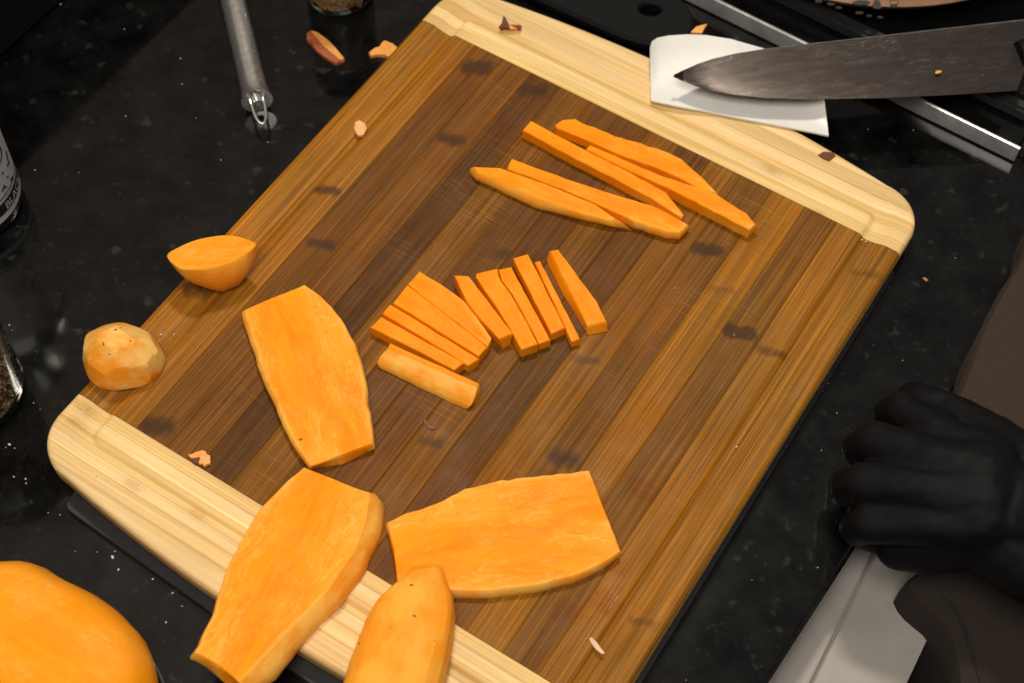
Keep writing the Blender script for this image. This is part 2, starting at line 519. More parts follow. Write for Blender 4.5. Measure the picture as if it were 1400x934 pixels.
# body of the board below the glued surface: bottom edge rounded, end grain on the sides
th = np.linspace(0, 1, 30)
uc = np.concatenate([R_C * (1 - np.cos(th * math.pi / 2)), np.linspace(R_C, 0.33 - R_C, 60)[1:-1], 0.33 - R_C * (1 - np.cos(th[::-1] * math.pi / 2))])
hl = half_len(uc)
outl = [(u, VC - h) for u, h in zip(uc, hl)] + [(u, VC + h) for u, h in zip(uc[::-1], hl[::-1])]
bm = bmesh.new(); rings = []
cx, cy = 0.165, VC
for inset, z in ((0.0003, BT - 0.0031), (0.0, BT - 0.0034), (0.0, 0.0085), (0.0010, 0.0060), (0.0030, 0.0046)):
    ring = []
    for (u, v) in outl:
        d = Vector((u - cx, v - cy)); 
        sx = 1 - inset / 0.165; sy = 1 - inset / 0.214
        ring.append(bm.verts.new((cx + d.x * sx, cy + d.y * sy, z)))
    rings.append(ring)
n = len(outl)
for a, b in zip(rings[:-1], rings[1:]):
    for i in range(n):
        bm.faces.new([a[i], a[(i + 1) % n], b[(i + 1) % n], b[i]])
bm.faces.new(rings[0]); bm.faces.new(rings[-1][::-1])
bmesh.ops.remove_doubles(bm, verts=bm.verts, dist=1e-6)
me = finish(bm, 'board_core')
tc = np.array([v.co[:] for v in me.vertices])
light_end = (tc[:, 1] < 0.0) | (tc[:, 1] > 0.3245)
cc = np.where(light_end[:, None], np.array(lin((205, 165, 100))), np.array(lin((118, 82, 46))))
tint_attr(me, cc)
link('core', me, WOOD_LIGHT, board)

# black mat below the board
def mat_local(px, py, z=0.003):
    d = P(px, py, z) - BO
    return Vector((d.dot(UD), d.dot(VD), 0))


m1 = mat_local(84, 692); m2 = mat_local(288, 838)
mx = m1.x; sl = (m2.y - m1.y) / (m2.x - m1.x)
cor = [Vector((mx, m1.y, 0)), Vector((0.3325, m1.y + sl * (0.3325 - mx), 0)), Vector((0.3318, 0.325, 0)), Vector((mx, 0.32, 0))]
mpts = []
for i in range(4):
    p0, p, p1 = cor[i - 1], cor[i], cor[(i + 1) % 4]
    a_, b_ = p + (p0 - p).normalized() * 0.006, p + (p1 - p).normalized() * 0.006
    for k in range(7):
        f = k / 6
        mpts.append(a_.lerp(p, f).lerp(p.lerp(b_, f), f))
bm = bmesh.new(); mr = []


def inset_pts(pts, d):
    c_ = sum(pts, Vector()) / len(pts)
    return [p + Vector((math.copysign(min(d, abs(c_.x - p.x)), c_.x - p.x), math.copysign(min(d, abs(c_.y - p.y)), c_.y - p.y), 0)) for p in pts]


for d_, z_ in ((0.0006, 0.0034), (0.0001, 0.0029), (0.0, 0.0004)):
    mr.append([bm.verts.new(p + Vector((0, 0, z_))) for p in inset_pts(mpts, d_)])
for a_, b_ in zip(mr[:-1], mr[1:]):
    for i in range(len(a_)):
        bm.faces.new([a_[i], a_[(i + 1) % len(a_)], b_[(i + 1) % len(a_)], b_[i]])
bm.faces.new(mr[0]); bm.faces.new(mr[-1][::-1])
mo = link('rubber_mat', finish(bm, 'rubber_mat'), MATBLACK, None, BO, BA)
tag(mo, 'thin black mat lying under the cutting board', 'mat')


# ------------------------------------------------------------------ sweet potato pieces
def chaikin(pts, r=0.12):
    out = []
    n = len(pts)
    for i in range(n):
        p0, p, p1 = pts[i - 1], pts[i], pts[(i + 1) % n]
        out.append(p + (p0 - p) * r); out.append(p + (p1 - p) * r)
    return out


def ringfill(bm, a, b):
    n = len(a)
    for i in range(n):
        bm.faces.new([a[i], a[(i + 1) % n], b[(i + 1) % n], b[i]])


def offset_in(pts, d):
    """move a closed outline inwards by d (2-D)"""
    n = len(pts); out = []
    area2 = sum(pts[i].x * pts[(i + 1) % n].y - pts[(i + 1) % n].x * pts[i].y for i in range(n))
    sgn = 1 if area2 > 0 else -1
    for i in range(n):
        a, b, c = pts[i - 1], pts[i], pts[(i + 1) % n]
        e1 = (b - a); e2 = (c - b); e1.z = e2.z = 0
        if e1.length < 1e-9: e1 = e2.copy()
        if e2.length < 1e-9: e2 = e1.copy()
        e1.normalize(); e2.normalize()
        n1 = Vector((-e1.y, e1.x, 0)) * sgn; n2 = Vector((-e2.y, e2.x, 0)) * sgn
        m = (n1 + n2)
        if m.length < 1e-6: m = n1
        m.normalize(); k = 1 / max(m.dot(n1), 0.5)
        out.append(b + m * d * min(k, 1.6))
    return out


def slab(name, top_px, h, label, cat, group=None, z0=None, bottom_px=None, skin=None, rim=0.0, bulge=0.0, mat=None,
         step=0.004, chf=0.0005, mid=None, jit=0.00022, tilt=None, corner=0.10):
    """cut piece: top outline given in the picture at height h above z0, bottom outline straight below or given"""
    z0 = BT + 0.00015 if z0 is None else z0
    tilt = tilt or (lambda x, y: 0.0)
    T = [P(x, y, z0 + h) for x, y in top_px]
    T = [P(x, y, z0 + h + tilt(p.x, p.y)) for (x, y), p in zip(top_px, T)]
    if bottom_px:
        B = [P(x, y, z0) if isinstance(x, (int, float)) and x is not None else None for x, y in bottom_px]
        B = [b if b is not None else Vector((t.x, t.y, z0)) for b, t in zip(B, T)]
    else:
        B = [Vector((t.x, t.y, z0)) for t in T]
    for b, t in zip(B, T): b.z = z0 + tilt(t.x, t.y)
    sk = skin or [0] * len(T)                       # per edge i -> i+1
    n0 = len(T)
    # densify both outlines together
    TT, BB, SK = [], [], []
    for i in range(n0):
        j = (i + 1) % n0
        L = (T[j] - T[i]).length; m = max(1, int(L / step))
        for s in range(m):
            f = s / m
            cf = f
            if m == 1:
                pass
            TT.append(T[i].lerp(T[j], cf)); BB.append(B[i].lerp(B[j], cf)); SK.append(max(sk[i], sk[i - 1]) if s == 0 else sk[i])
    # soften the true corners a touch
    n = len(TT)
    ph = random.random() * 50
    for i in range(n):
        q = TT[i]
        dx = (float(vnoise(q.x * 260 + ph, q.y * 260, 2)) - 0.5) * 2 * jit * 2
        dy = (float(vnoise(q.x * 260 + ph + 9, q.y * 260 + 5, 2)) - 0.5) * 2 * jit * 2
        k = 1.6 if SK[i] else 0.8
        TT[i] = q + Vector((dx * k, dy * k, 0)); BB[i] = BB[i] + Vector((dx, dy, 0)) * k
    c = sum(TT, Vector()) / n
    # long axis
    xs = np.array([(p.x - c.x, p.y - c.y) for p in TT]); w, vec = np.linalg.eigh(xs.T @ xs)
    ang = math.atan2(vec[1, 1], vec[0, 1])
    org = Vector((c.x, c.y, z0)); rot = Matrix.Rotation(-ang, 3, 'Z')
    loc = lambda p: rot @ (p - org)
    bm = bmesh.new(); lay = bm.verts.layers.float.new('skin')

    def ring(pts, vals):
        out = []
        for p, v in zip(pts, vals):
            vv = bm.verts.new(loc(p)); vv[lay] = v; out.append(vv)
        return out
    zero = [0.0] * n
    skv = [float(s) for s in SK]
    outw = lambda pts, d: offset_in(pts, -d)
    Tin = offset_in(TT, chf)
    rimv = [rim * s for s in skv]
    rs = []
    if rim:
        rs.append(ring(offset_in(TT, 0.0030), zero))
        rs.append(ring(offset_in(TT, 0.0015), [0.6 * v for v in rimv]))
    else:
        rs.append(ring(offset_in(TT, min(0.0012, chf * 2.4)), zero))
    rs.append(ring(Tin, rimv))
    rs.append(ring([t - Vector((0, 0, chf)) for t in TT], skv))
    for f in (mid or (0.3, 0.6, 0.85)):
        pts = []
        bo = offset_in([t.lerp(b, f) for t, b in zip(TT, BB)], -bulge * math.sin(math.pi * f))
        fl = [t.lerp(b, f) for t, b in zip(TT, BB)]
        for a, b, s in zip(fl, bo, skv):
            pts.append(a.lerp(b, s))
        rs.append(ring(pts, skv))
    rs.append(ring(offset_in(BB, 0.0), skv))
    for a, b in zip(rs[:-1], rs[1:]): ringfill(bm, a, b)
    bm.faces.new(rs[0]); bm.faces.new(rs[-1][::-1])
    me = finish(bm, name, 40)
    o = link(name, me, mat or FLESH, None, org, ang)
    return tag(o, label, cat, group)


GS = 'short cut sweet potato sticks'
GL = 'long cut sweet potato sticks'
GSL = 'thick flat sweet potato slices'


def stick(px, h, label, group=GS, **kw):
    return slab('sweet_potato_stick', px, h, label, 'vegetable stick', group, **kw)


# short sticks, left fan
slab('sweet_potato_stick', [(533.4, 468.8), (594, 496), (655.5, 524), (652.0, 530), (592, 504), (530.3, 476)], 0.0085,
     'frontmost short stick with a rounded peeled side facing the camera', 'vegetable stick', GS,
     bottom_px=[(534, 489), (594, 517), (657, 547), (637, 559.5), (588, 537), (523.0, 505)], skin=[0, 0, 0, 1, 1, 0], bulge=0.0028, step=0.005)
stick([(521.4, 432.6), (578, 464), (634.4, 496), (621, 505.5), (564, 476), (506, 447.3)], 0.0068,
      'second short stick from the front of the left fan, half behind the rounded one')
stick([(533.4, 415.3), (595, 453), (655.5, 490.6), (640, 499.6), (582, 464), (522.6, 428.5)], 0.0066,
      'third short stick from the front of the left fan, narrow with square ends')
stick([(557, 389.1), (612, 432), (666.5, 474.5), (655, 487.0), (596, 450), (537.5, 414.0)], 0.0066,
      'wide short stick in the left fan lying against the curved backmost piece')
stick([(573.8, 369.8), (602.8, 387.8), (633.6, 409.7), (652, 433), (673.5, 462.4), (666.8, 474), (612, 431.2), (557.6, 388.4)], 0.0066,
      'backmost piece of the left fan with one long curved edge', skin=[1, 1, 1, 1, 0, 0, 0, 0], rim=0.6, corner=0)
# middle group
stick([(620.8, 376.3), (640.8, 377), (672, 417), (701, 455.9), (683, 464), (655, 434), (637, 410)], 0.0092,
      'tilted pointed short stick between the left fan and the right bundle', bottom_px=[(622, 392), (640, 392), (676, 432), (697, 471), (688, 477), (659, 450), (638, 424)])
stick([(651.6, 373.7), (666, 370), (679.9, 367.3), (685.0, 384), (700.5, 404.5), (716, 432.8), (735.7, 470), (713.3, 478), (695.3, 446), (677.3, 417.4), (650.4, 379)], 0.0080,
      'broad short stick with a wavy right edge, first of the right bundle')
stick([(681.4, 368.6), (699.2, 364.7), (726, 415), (753.1, 464.9), (736.6, 469.5), (716.9, 432.3), (701.4, 404), (686.0, 383.6)], 0.0066,
      'short stick with a wavy left edge, second of the right bundle')
stick([(701.2, 352.6), (722.3, 346.7), (747, 397), (772.4, 448.2), (754.0, 456.2), (727, 404)], 0.0072,
      'tall square short stick, third of the right bundle and set furthest back')
stick([(731.2, 358.3), (738.5, 356.5), (766, 410), (793, 463.0), (781.4, 467), (756, 412)], 0.0058,
      'thinnest short stick, leaning against the right side of the square one')
stick([(751.9, 343.2), (763.4, 341.1), (787.8, 373.7), (816.1, 412.2), (830.3, 440.5), (803.3, 445.5), (787.8, 415), (772.4, 385)], 0.0062,
      'rightmost short stick, waisted and lying apart from the others', bottom_px=[(748, 357), (766, 355), (790, 387), (818, 425), (831, 453), (804, 458.5), (785, 427), (768, 399)])
# long sticks
stick([(726, 164.4), (762, 184.5), (801, 204.6), (855, 232.5), (910.5, 262.5), (934.5, 293.2), (932, 297.8), (888, 269.5), (840, 244), (780, 213.5), (714.6, 178)], 0.0070,
      'long straight stick crossing in front of the shorter overlapped one', GL)
stick([(759, 170.4), (768, 163.8), (786, 162.6), (840, 185), (915, 208), (932, 217.5), (963, 244.5), (980, 262.8), (964, 262), (930, 243.5), (900, 230), (846, 211), (798, 189.5), (762, 175)], 0.0066,
      'backmost long stick with a rounded back and tapering right end', GL, skin=[0, 1, 1, 1, 1, 1, 1, 0, 0, 0, 0, 0, 0, 0], bulge=0.001)
stick([(801, 203), (807, 198.3), (840, 212), (898, 237.5), (978, 264.2), (1020, 291), (1033.5, 306), (1025, 314), (976, 289), (915, 257.5), (856, 231.5)], 0.0082,
      'long stick second from the back with a blunt drooping right end', GL, skin=[0, 0, 0, 0, 1, 1, 0, 0, 0, 0, 0], bulge=0.0012)
stick([(699, 216.6), (774, 244), (838, 265), (893, 281), (940.5, 306), (930, 319), (912, 318), (868, 303), (830, 285), (770, 259), (693.6, 231)], 0.0066,
      'long stick second from the front with a pale slanted right end', GL, skin=[0, 0, 0, 0, 1, 1, 1, 0, 0, 0, 0], bulge=0.001, rim=0.8)
slab('sweet_potato_stick', [(648, 228), (684, 229.5), (699, 235), (750, 253), (814, 279.5), (842, 299), (834, 302), (798, 293), (730, 270), (684, 250), (654, 237)], 0.0066,
     'frontmost long sliver with a pale peeled face and ragged pointed tip', 'vegetable stick', GL,
     bottom_px=[(644, 240), (684, 246), (700, 252), (751, 270), (818, 296), (864, 316), (846, 312), (806, 304), (730, 284), (680, 260), (650, 246)],
     skin=[0, 0, 0, 0, 0, 1, 1, 1, 1, 1, 1], bulge=0.0012, mat=PEELED, chf=0.0003, jit=0.0001)

# the three flat slices
slab('sweet_potato_slice', [(333, 423.4), (377.9, 404.6), (416.9, 389.5), (429.9, 397.4), (454.5, 419), (470.4, 442.2), (484.9, 469.7), (495, 498.6), (498.8, 518.8), (502.2, 553.6), (511.5, 605.6),
     (468, 622), (424.7, 638.3), (418, 631), (403.9, 608.5), (388, 576.7), (381, 560), (377.9, 548.7), (367.7, 527.5), (357.6, 501.5), (344.6, 461)], 0.0066,
     'upper left flat slice with cut ends, lying wholly on the dark planks', 'vegetable slice', GSL,
     bottom_px=[(334, 438), (378, 419), (417, 404), (430, 412), (454, 434), (470, 457), (485, 485), (495, 513), (499, 533), (502, 568), (509, 615),
                (470, 634), (428, 641), (420, 634), (408, 616), (392, 588), (385, 574), (382, 563), (372, 543), (361, 516), (348, 477)],
     skin=[0, 0, 1, 1, 1, 1, 1, 1, 1, 1, 0, 0, 1, 1, 1, 1, 1, 1, 1, 1, 1], rim=0.75, bulge=0.0014)
slab('sweet_potato_slice', [(414.7, 638.5), (460, 656), (505.4, 673.8), (507, 678), (503.7, 697.3), (498.7, 724.2), (481.9, 761.1), (451.6, 804.8), (411.3, 848.5), (371, 888.8), (347.4, 915.7), (329, 934),
     (294, 906), (266, 893), (277, 868), (292, 838), (297, 818), (304, 795), (312, 775), (328, 742), (345, 712), (367, 683), (390, 660)], 0.0118,
     'thick flat slice overhanging the near edge of the board', 'vegetable slice', GSL,
     bottom_px=[(420, 668), (465, 690), (519, 694), (527.2, 699), (523.9, 722.4), (512.1, 757.4), (491.9, 794.4), (468.4, 824.6), (438.2, 854.8), (407.9, 888.5), (377.7, 928.8), (352, 947),
                (310, 935), (272, 905), (282, 892), (298, 862), (306, 840), (314, 815), (322, 800), (338, 765), (355, 738), (375, 712), (398, 688)],
     skin=[0, 0, 1, 1, 1, 1, 1, 1, 1, 1, 1, 0, 0, 1, 1, 1, 1, 1, 1, 1, 1, 1, 1], rim=0.8, bulge=0.0022)
slab('sweet_potato_slice', [(529.5, 714), (554, 702.6), (596.3, 688.6), (635.4, 669.1), (674.5, 658.7), (716.8, 652.1), (765.6, 647.9), (804.7, 642.4), (811.2, 656.1), (824.2, 691.9), (848.7, 753.7),
     (824.2, 770), (791.7, 784.7), (733.1, 801), (674.5, 807.5), (622.4, 807.5), (580, 806), (544.2, 796), (537.7, 750.5)], 0.0068,
     'right flat slice with a pointed peeled half resting on its corner', 'vegetable slice', GSL,
     bottom_px=[(531, 730), (556, 718), (597, 704), (636, 684), (675, 674), (717, 667), (766, 663), (804, 657), (811, 670), (823, 705), (846, 762),
                (822, 780), (790, 795), (733, 811), (674.5, 817.5), (622.4, 818), (580, 818), (544.2, 808), (539, 766)],
     skin=[1, 1, 1, 1, 1, 1, 1, 0, 0, 0, 1, 1, 1, 1, 1, 1, 1, 0, 0], rim=0.75, bulge=0.0006)


def loft(name, rings, label, cat, mat, group=None, skinvals=None, facet=0.0, angle=50, cap_flat=None, sub=0, cuts=None):
    """rings of world points (same count), first ring may be a single-point-like small ring"""
    n = len(rings[0])
    allp = [p for r in rings for p in r]
    c = sum(allp, Vector()) / len(allp)
    zmin = min(p.z for p in allp); org = Vector((c.x, c.y, zmin))
    xs = np.array([(p.x - c.x, p.y - c.y) for p in allp]); w, vec = np.linalg.eigh(xs.T @ xs)
    ang = math.atan2(vec[1, 1], vec[0, 1]); rot = Matrix.Rotation(-ang, 3, 'Z')
    bm = bmesh.new(); lay = bm.verts.layers.float.new('skin')
    R = []
    for k, r in enumerate(rings):
        sv = 1.0 if skinvals is None else skinvals[k]
        row = []
        for p in r:
            v = bm.verts.new(rot @ (p - org)); v[lay] = sv; row.append(v)
        R.append(row)
    for a, b in zip(R[:-1], R[1:]): ringfill(bm, a, b)
    bm.faces.new(R[0]); bm.faces.new(R[-1][::-1])
    if sub: bmesh.ops.subdivide_edges(bm, edges=bm.edges[:], cuts=sub, use_grid_fill=True, smooth=0.5)
    if facet:
        ph = random.random() * 30
        for v in bm.verts:
            q = v.co * 70
            nv = (float(vnoise(q.x + ph + q.z, q.y + q.z * 0.7, 2)) - 0.5)
            v.co += Vector((v.co.x, v.co.y, v.co.z - 0.01)).normalized() * nv * facet
    for (dirs, depth) in (cuts or []):
        cen = sum((v.co for v in bm.verts), Vector()) / len(bm.verts)
        for dv in dirs:
            d = Vector(dv).normalized()
            sup = max((v.co - cen).dot(d) for v in bm.verts) - depth * random.uniform(0.6, 1.3)
            for v in bm.verts:
                e = (v.co - cen).dot(d) - sup
                if e > 0: v.co -= d * e * 0.92
    o = link(name, finish(bm, name, angle), mat, None, org, ang)
    return tag(o, label, cat, group)


def resample(pts, n):
    """closed outline -> n points, Catmull-Rom, even spacing"""
    m = len(pts); dense = []
    for i in range(m):
        p0, p1, p2, p3 = pts[i - 1], pts[i], pts[(i + 1) % m], pts[(i + 2) % m]
        for s in range(12):
            t = s / 12
            dense.append(0.5 * ((2 * p1) + (p2 - p0) * t + (2 * p0 - 5 * p1 + 4 * p2 - p3) * t * t + (3 * p1 - p0 - 3 * p2 + p3) * t ** 3))
    L = [0]
    for i in range(1, len(dense) + 1): L.append(L[-1] + (dense[i % len(dense)] - dense[i - 1]).length)
    out = []
    for k in range(n):
        d = L[-1] * k / n
        i = max(0, np.searchsorted(L, d, 'right') - 1)
        f = (d - L[i]) / max(L[i + 1] - L[i], 1e-9)
        out.append(dense[i % len(dense)].lerp(dense[(i + 1) % len(dense)], f))
    return out


# cut end wedge standing on its tip, cut face up
N = 48
z0 = BT + 0.0002
top = resample([P(x, y, z0 + 0.0255) for x, y in [(228, 349), (244, 337.5), (270, 327), (303, 321), (326, 323), (347, 330), (350.5, 334), (337, 347), (316, 359.5), (288, 367.5), (257, 368.5), (242, 365)]], N)
bot_c = P(301, 391, z0)
ib = min(range(N), key=lambda i: (top[i] - P(228, 349, z0 + 0.0255)).length)
rings = [offset_in(top, 0.003), offset_in(top, 0.0006), [p - Vector((0, 0, 0.0006)) for p in top]]
bot = resample([P(x, y, z0) for x, y in [(276, 384), (292, 378), (314, 377), (327, 384), (324, 394), (305, 400), (289, 396)]], N)
jb = max(range(N), key=lambda j: -(bot[j] - P(272, 384, z0)).length)
bot = [bot[(i - ib + jb) % N] for i in range(N)]
for f in (0.2, 0.4, 0.6, 0.8, 0.93, 1.0):
    w = f + 0.06 * math.sin(math.pi * f) * -1.0
    r = [t.lerp(b, w) for t, b in zip(top, bot)]
    r = [Vector((p.x, p.y, t.z + (z0 - t.z) * f)) for p, t in zip(r, top)]
    r = offset_in(r, -0.0024 * math.sin(math.pi * min(f, 1)))
    rings.append(r)
loft('sweet_potato_wedge', rings, 'cut end wedge with its orange cut face up beside the left board edge', 'vegetable piece', PEELED,
     None, [0, 0.3, 0.8, 1, 1, 1, 1, 1, 1], 0.0008, 32, cuts=[([(math.cos(a), math.sin(a), -0.75) for a in (0.2, 1.1, 1.9, 2.9, 3.8, 4.6, 5.4)], 0.0010)])

# peeled end cap, dome up
base = resample([P(x, y, z0) for x, y in [(113, 489), (122, 468), (150, 455), (185, 456), (213, 470), (227, 490), (222, 510), (203, 526), (176, 532), (148, 534), (124, 522)]], N)
bc = sum(base, Vector()) / N
apex = P(161, 462, z0 + 0.029)
rings = []
for k in range(17):
    a = k / 16 * math.pi / 2
    rr = max(0.03, math.sin(a) ** 0.92); zz = z0 + 0.0250 * math.cos(a) ** 0.8
    cc_ = bc.lerp(Vector((apex.x, apex.y, 0)), 0.42 * math.cos(a))
    rings.append([Vector((cc_.x + (p.x - bc.x) * rr, cc_.y + (p.y - bc.y) * rr, zz)) for p in base])
rings.append([bc + (p - bc) * 0.985 for p in base])
rings[-2] = [Vector((p.x, p.y, z0 + 0.0015)) for p in rings[-2]]
CAPM = make_flesh('pale_peeled_end', lin((240, 150, 40)), lin((246, 180, 82)), lin((250, 200, 112)))
loft('sweet_potato_end', rings, 'round peeled end cap dome side up over the left board edge', 'vegetable piece', CAPM, None, None, 0.0008, 11, cuts=[([(math.cos(a + 0.3), math.sin(a + 0.3), 0.25) for a in np.linspace(0, 6.28, 8)[:-1]], 0.0016), ([(math.cos(a), math.sin(a), 1.0) for a in np.linspace(0.2, 6.48, 7)[:-1]], 0.0022)])

# pointed peeled half in front
zt = BT + 0.0072
tipc = P(588, 776, zt + 0.004)
spine = []                                                # (left px, right px, y)
prof = [(562, 600, 774, .004, .0030), (555, 606, 782, .004, .007), (535, 612, 800, .003, .011), (515, 620, 820, .0015, .0145), (500, 625, 842, .0005, .018), (488, 624, 868, .0, .020),
        (475, 617, 897, .0, .0215), (463, 609, 932, .0, .0225), (456, 600, 975, .0, .0225), (456, 590, 1020, .0, .021), (470, 575, 1060, .0, .015), (495, 555, 1085, .0, .006)]
rings = []
for (l, r_, y, lift, h) in prof:
    zb = BT + 0.0002 + max(lift, 0) * 1.9
    A = P(l, y + 4, zb + h * 0.35); B = P(r_, y - 2, zb + h * 0.35)
    mid_ = (A + B) / 2; hw = (B - A) / 2
    row = []
    for s in range(28):
        a = s / 28 * 2 * math.pi
        cx_, sy_ = math.cos(a), math.sin(a)
        zz = zb + h * 0.35 + (h * 0.65 * sy_ if sy_ > 0 else h * 0.35 * sy_)
        q = mid_ + hw * (abs(cx_) ** 0.8 * (1 if cx_ > 0 else -1)); row.append(Vector((q.x, q.y, zz)))
    rings.append(row)
loft('sweet_potato_half', rings, 'pointed peeled half with small dark pits at the near edge of the picture', 'vegetable piece', PEELED, None, None, 0.0016, 14, cuts=[([(x, math.cos(a), math.sin(a)) for a in (0.25, 0.75, 1.25, 1.8, 2.3, 2.85) for x in (-0.10, 0.0, 0.10)], 0.0016)])

half = bpy.data.objects['sweet_potato_half']
PIT = plain('dark_pit', lin((120, 66, 20)), 0.7)
hinv = (Matrix.Translation(half.location) @ Matrix.Rotation(half.rotation_euler.z, 4, 'Z')).inverted()
bpy.context.view_layer.update()
dg = bpy.context.evaluated_depsgraph_get()


def surface_pit(obj, px, py, r, stretch=1.4):
    d = (P(px, py, 0) - Vector((0, 0, CAM_Z)))
    hit = S.ray_cast(dg, Vector((0, 0, CAM_Z)), d.normalized())
    if not hit[0] or hit[4].name != obj.name: return
    inv = (Matrix.Translation(obj.location) @ Matrix.Rotation(obj.rotation_euler.z, 4, 'Z')).inverted()
    bm = bmesh.new(); bmesh.ops.create_icosphere(bm, subdivisions=1, radius=r, matrix=Matrix.Diagonal((1, stretch, 0.5, 1)))
    link('pit', finish(bm, 'pit'), PIT, obj, inv @ (hit[1] - hit[2] * r * 0.15))


for (x, y, r_, st) in ((607, 777, .0007, 1.2), (563, 800, .0006, 2.4), (566, 842, .0006, 2.2), (491, 880, .0007, 1.2), (535, 858, .0004, 1), (594, 876, .0005, 1)):
    surface_pit(half, x, y, r_, st)
capo = bpy.data.objects['sweet_potato_end']
for (x, y, r_, st) in ((158, 451, .0009, 1.0), (142, 470, .0006, 1.8), (150, 484, .0006, 1.0), (178, 466, .0005, 1.5), (164, 449, .0005, 2)):
    surface_pit(capo, x, y, r_, st)
s1 = [o for o in COL.objects if o.name.startswith('sweet_potato_slice')][0]
surface_pit(s1, 411, 601, .0008, 1.6)

# large peeled half on the counter
zz0 = 0.0003
o_px = [(0, 767.7), (23.6, 769.3), (43.3, 773.2), (65, 779.9), (84.7, 791.4), (110.3, 805), (133.9, 817.9), (155.6, 832.7), (173.3, 848.5), (189, 864.2), (201.9, 880), (207.8, 893.8), (212.7, 911.5), (214.7, 933),
        (212, 970), (195, 1015), (150, 1050), (70, 1075), (-30, 1075), (-110, 1040), (-150, 970), (-150, 890), (-115, 815), (-60, 778)]
eq = resample([P(x, y, 0.016) for x, y in o_px], 64)
ec = sum(eq, Vector()) / 64
rings = []
for (ins, z) in ((0.040, 0.0385), (0.022, 0.0378), (0.0115, 0.0350), (0.0060, 0.0300), (0.0018, 0.0230), (0.0, 0.016), (0.0015, 0.009), (0.006, 0.003), (0.012, 0.0004)):
    r = [p + (ec - p).normalized() * ins * (1.0 if ins < 0.02 else 1.0) for p in eq]
    rings.append([Vector((p.x, p.y, zz0 + z)) for p in r])
loft('sweet_potato_half', rings, 'large peeled half on the black counter in the near left corner', 'vegetable piece',
     make_flesh('bright_peeled_flesh', lin((250, 148, 0)), lin((252, 158, 10)), lin((250, 160, 26))), None, [0.15, 0.3, 0.5, .7, .6, .4, .4, .4, .4], 0.0024, 40, cuts=[([(math.cos(a), math.sin(a), 0.55) for a in np.linspace(0, 6.28, 13)[:-1]], 0.0012)])


# ------------------------------------------------------------------ scraps
def flake(name, px, z, thick, mat, label, cat='scrap', group='small scraps', curl=0.0, mat2=None, split=None):
    pts = [P(x, y, z) for x, y in px]
    c = sum(pts, Vector()) / len(pts)
    bm = bmesh.new()
    pts = [p - c for p in pts]
    mx_ = max(p.length for p in pts)
    lift = lambda p: curl * (p.length / mx_) ** 2
    tp = [bm.verts.new(p + Vector((0, 0, thick * (0.7 + 0.6 * random.random()) + lift(p)))) for p in pts]
    bt = [bm.verts.new(p * 1.03 + Vector((0, 0, lift(p)))) for p in pts]
    cv = bm.verts.new((0, 0, thick * 1.15)); cb = bm.verts.new((0, 0, 0))
    n = len(pts)
    for i in range(n):
        j = (i + 1) % n
        f = bm.faces.new([cv, tp[i], tp[j]])
        if split and i in split: f.material_index = 1
        f = bm.faces.new([tp[i], bt[i], bt[j], tp[j]])
        if split and i in split: f.material_index = 1
        bm.faces.new([cb, bt[j], bt[i]])
    o = link(name, finish(bm, name, 30), [mat, mat2] if mat2 else mat, None, c)
    return tag(o, label, cat, group)


cv = lambda L, ox, oy, s: [(ox + x / s, oy + y / s) for x, y in L]
flake('peel_scrap', cv([(655, 240), (680, 218), (720, 222), (790, 275), (840, 330), (890, 385), (870, 402), (840, 420), (780, 385), (720, 340), (685, 300), (655, 272)], 280, 0, 4.671), 0.0003, 0.0028, PEELSKIN,
      'long two-tone peel with reddish skin on the black counter', mat2=ORANGEBIT, split=(1, 2, 3, 4, 5))
flake('peel_scrap', cv([(1050, 355), (1085, 325), (1120, 318), (1130, 290), (1150, 280), (1200, 300), (1230, 330), (1190, 400), (1150, 370), (1100, 365), (1065, 378)], 280, 0, 4.671), 0.0003, 0.0025, ORANGEBIT,
      'ragged orange scrap half under the left board edge', curl=0.001)
flake('peel_scrap', cv([(20, 690), (30, 655), (55, 645), (90, 660), (102, 690), (80, 730), (55, 738), (35, 725)], 480, 30, 4.667), BT + 0.0002, 0.002, plain('pale_orange', lin((240, 178, 112)), 0.5, 0, 400, 0.15),
      'small pale orange chip alone on the left of the board')
flake('peel_scrap', cv([(855, 265), (880, 235), (895, 170), (905, 160), (915, 210), (910, 250), (960, 250), (1030, 262), (1050, 250), (1070, 258), (1060, 292), (1030, 285), (960, 285), (890, 275), (875, 290)], 560, 0, 7), BT + 0.0002, 0.0011, ORANGEBIT,
      'thin forked scrap with brown tips on the far pale strip', mat2=DARKSKIN, split=(0, 1, 2, 3, 4, 5, 8, 9, 10, 12, 13, 14))
flake('peel_scrap', cv([(200, 345), (350, 300), (430, 250), (530, 215), (650, 195), (740, 220), (790, 310), (880, 350), (890, 590), (760, 640), (700, 690), (640, 600), (520, 600), (360, 560), (300, 440)], 250, 610, 23.33), BT + 0.0002, 0.0022, ORANGEBIT,
      'curled orange peel scrap with a purple skin patch near the pale strip', mat2=DARKSKIN, split=(12, 13))
flake('peel_scrap', cv([(1130, 405), (1160, 390), (1215, 392), (1235, 410), (1210, 430), (1195, 440), (1160, 425)], 860, 120, 4.375), BT + 0.0002, 0.0010, DARKSKIN,
      'dark red skin flake on the far right pale strip')
flake('peel_scrap', cv([(865, 625), (880, 622), (910, 650), (940, 690), (965, 720), (945, 722), (905, 690), (878, 655)], 620, 740, 4.667), BT + 0.0002, 0.0014, PINKBIT,
      'curved pale pink shaving near the lower right board edge')
flake('peel_scrap', cv([(1055, 350), (1030, 385), (1000, 430), (978, 458), (990, 440), (1020, 395), (1046, 355)], 620, 740, 4.667), BT + 0.0002, 0.0006, PINKBIT,
      'hair-thin pale sliver beside the oil spots on the board')
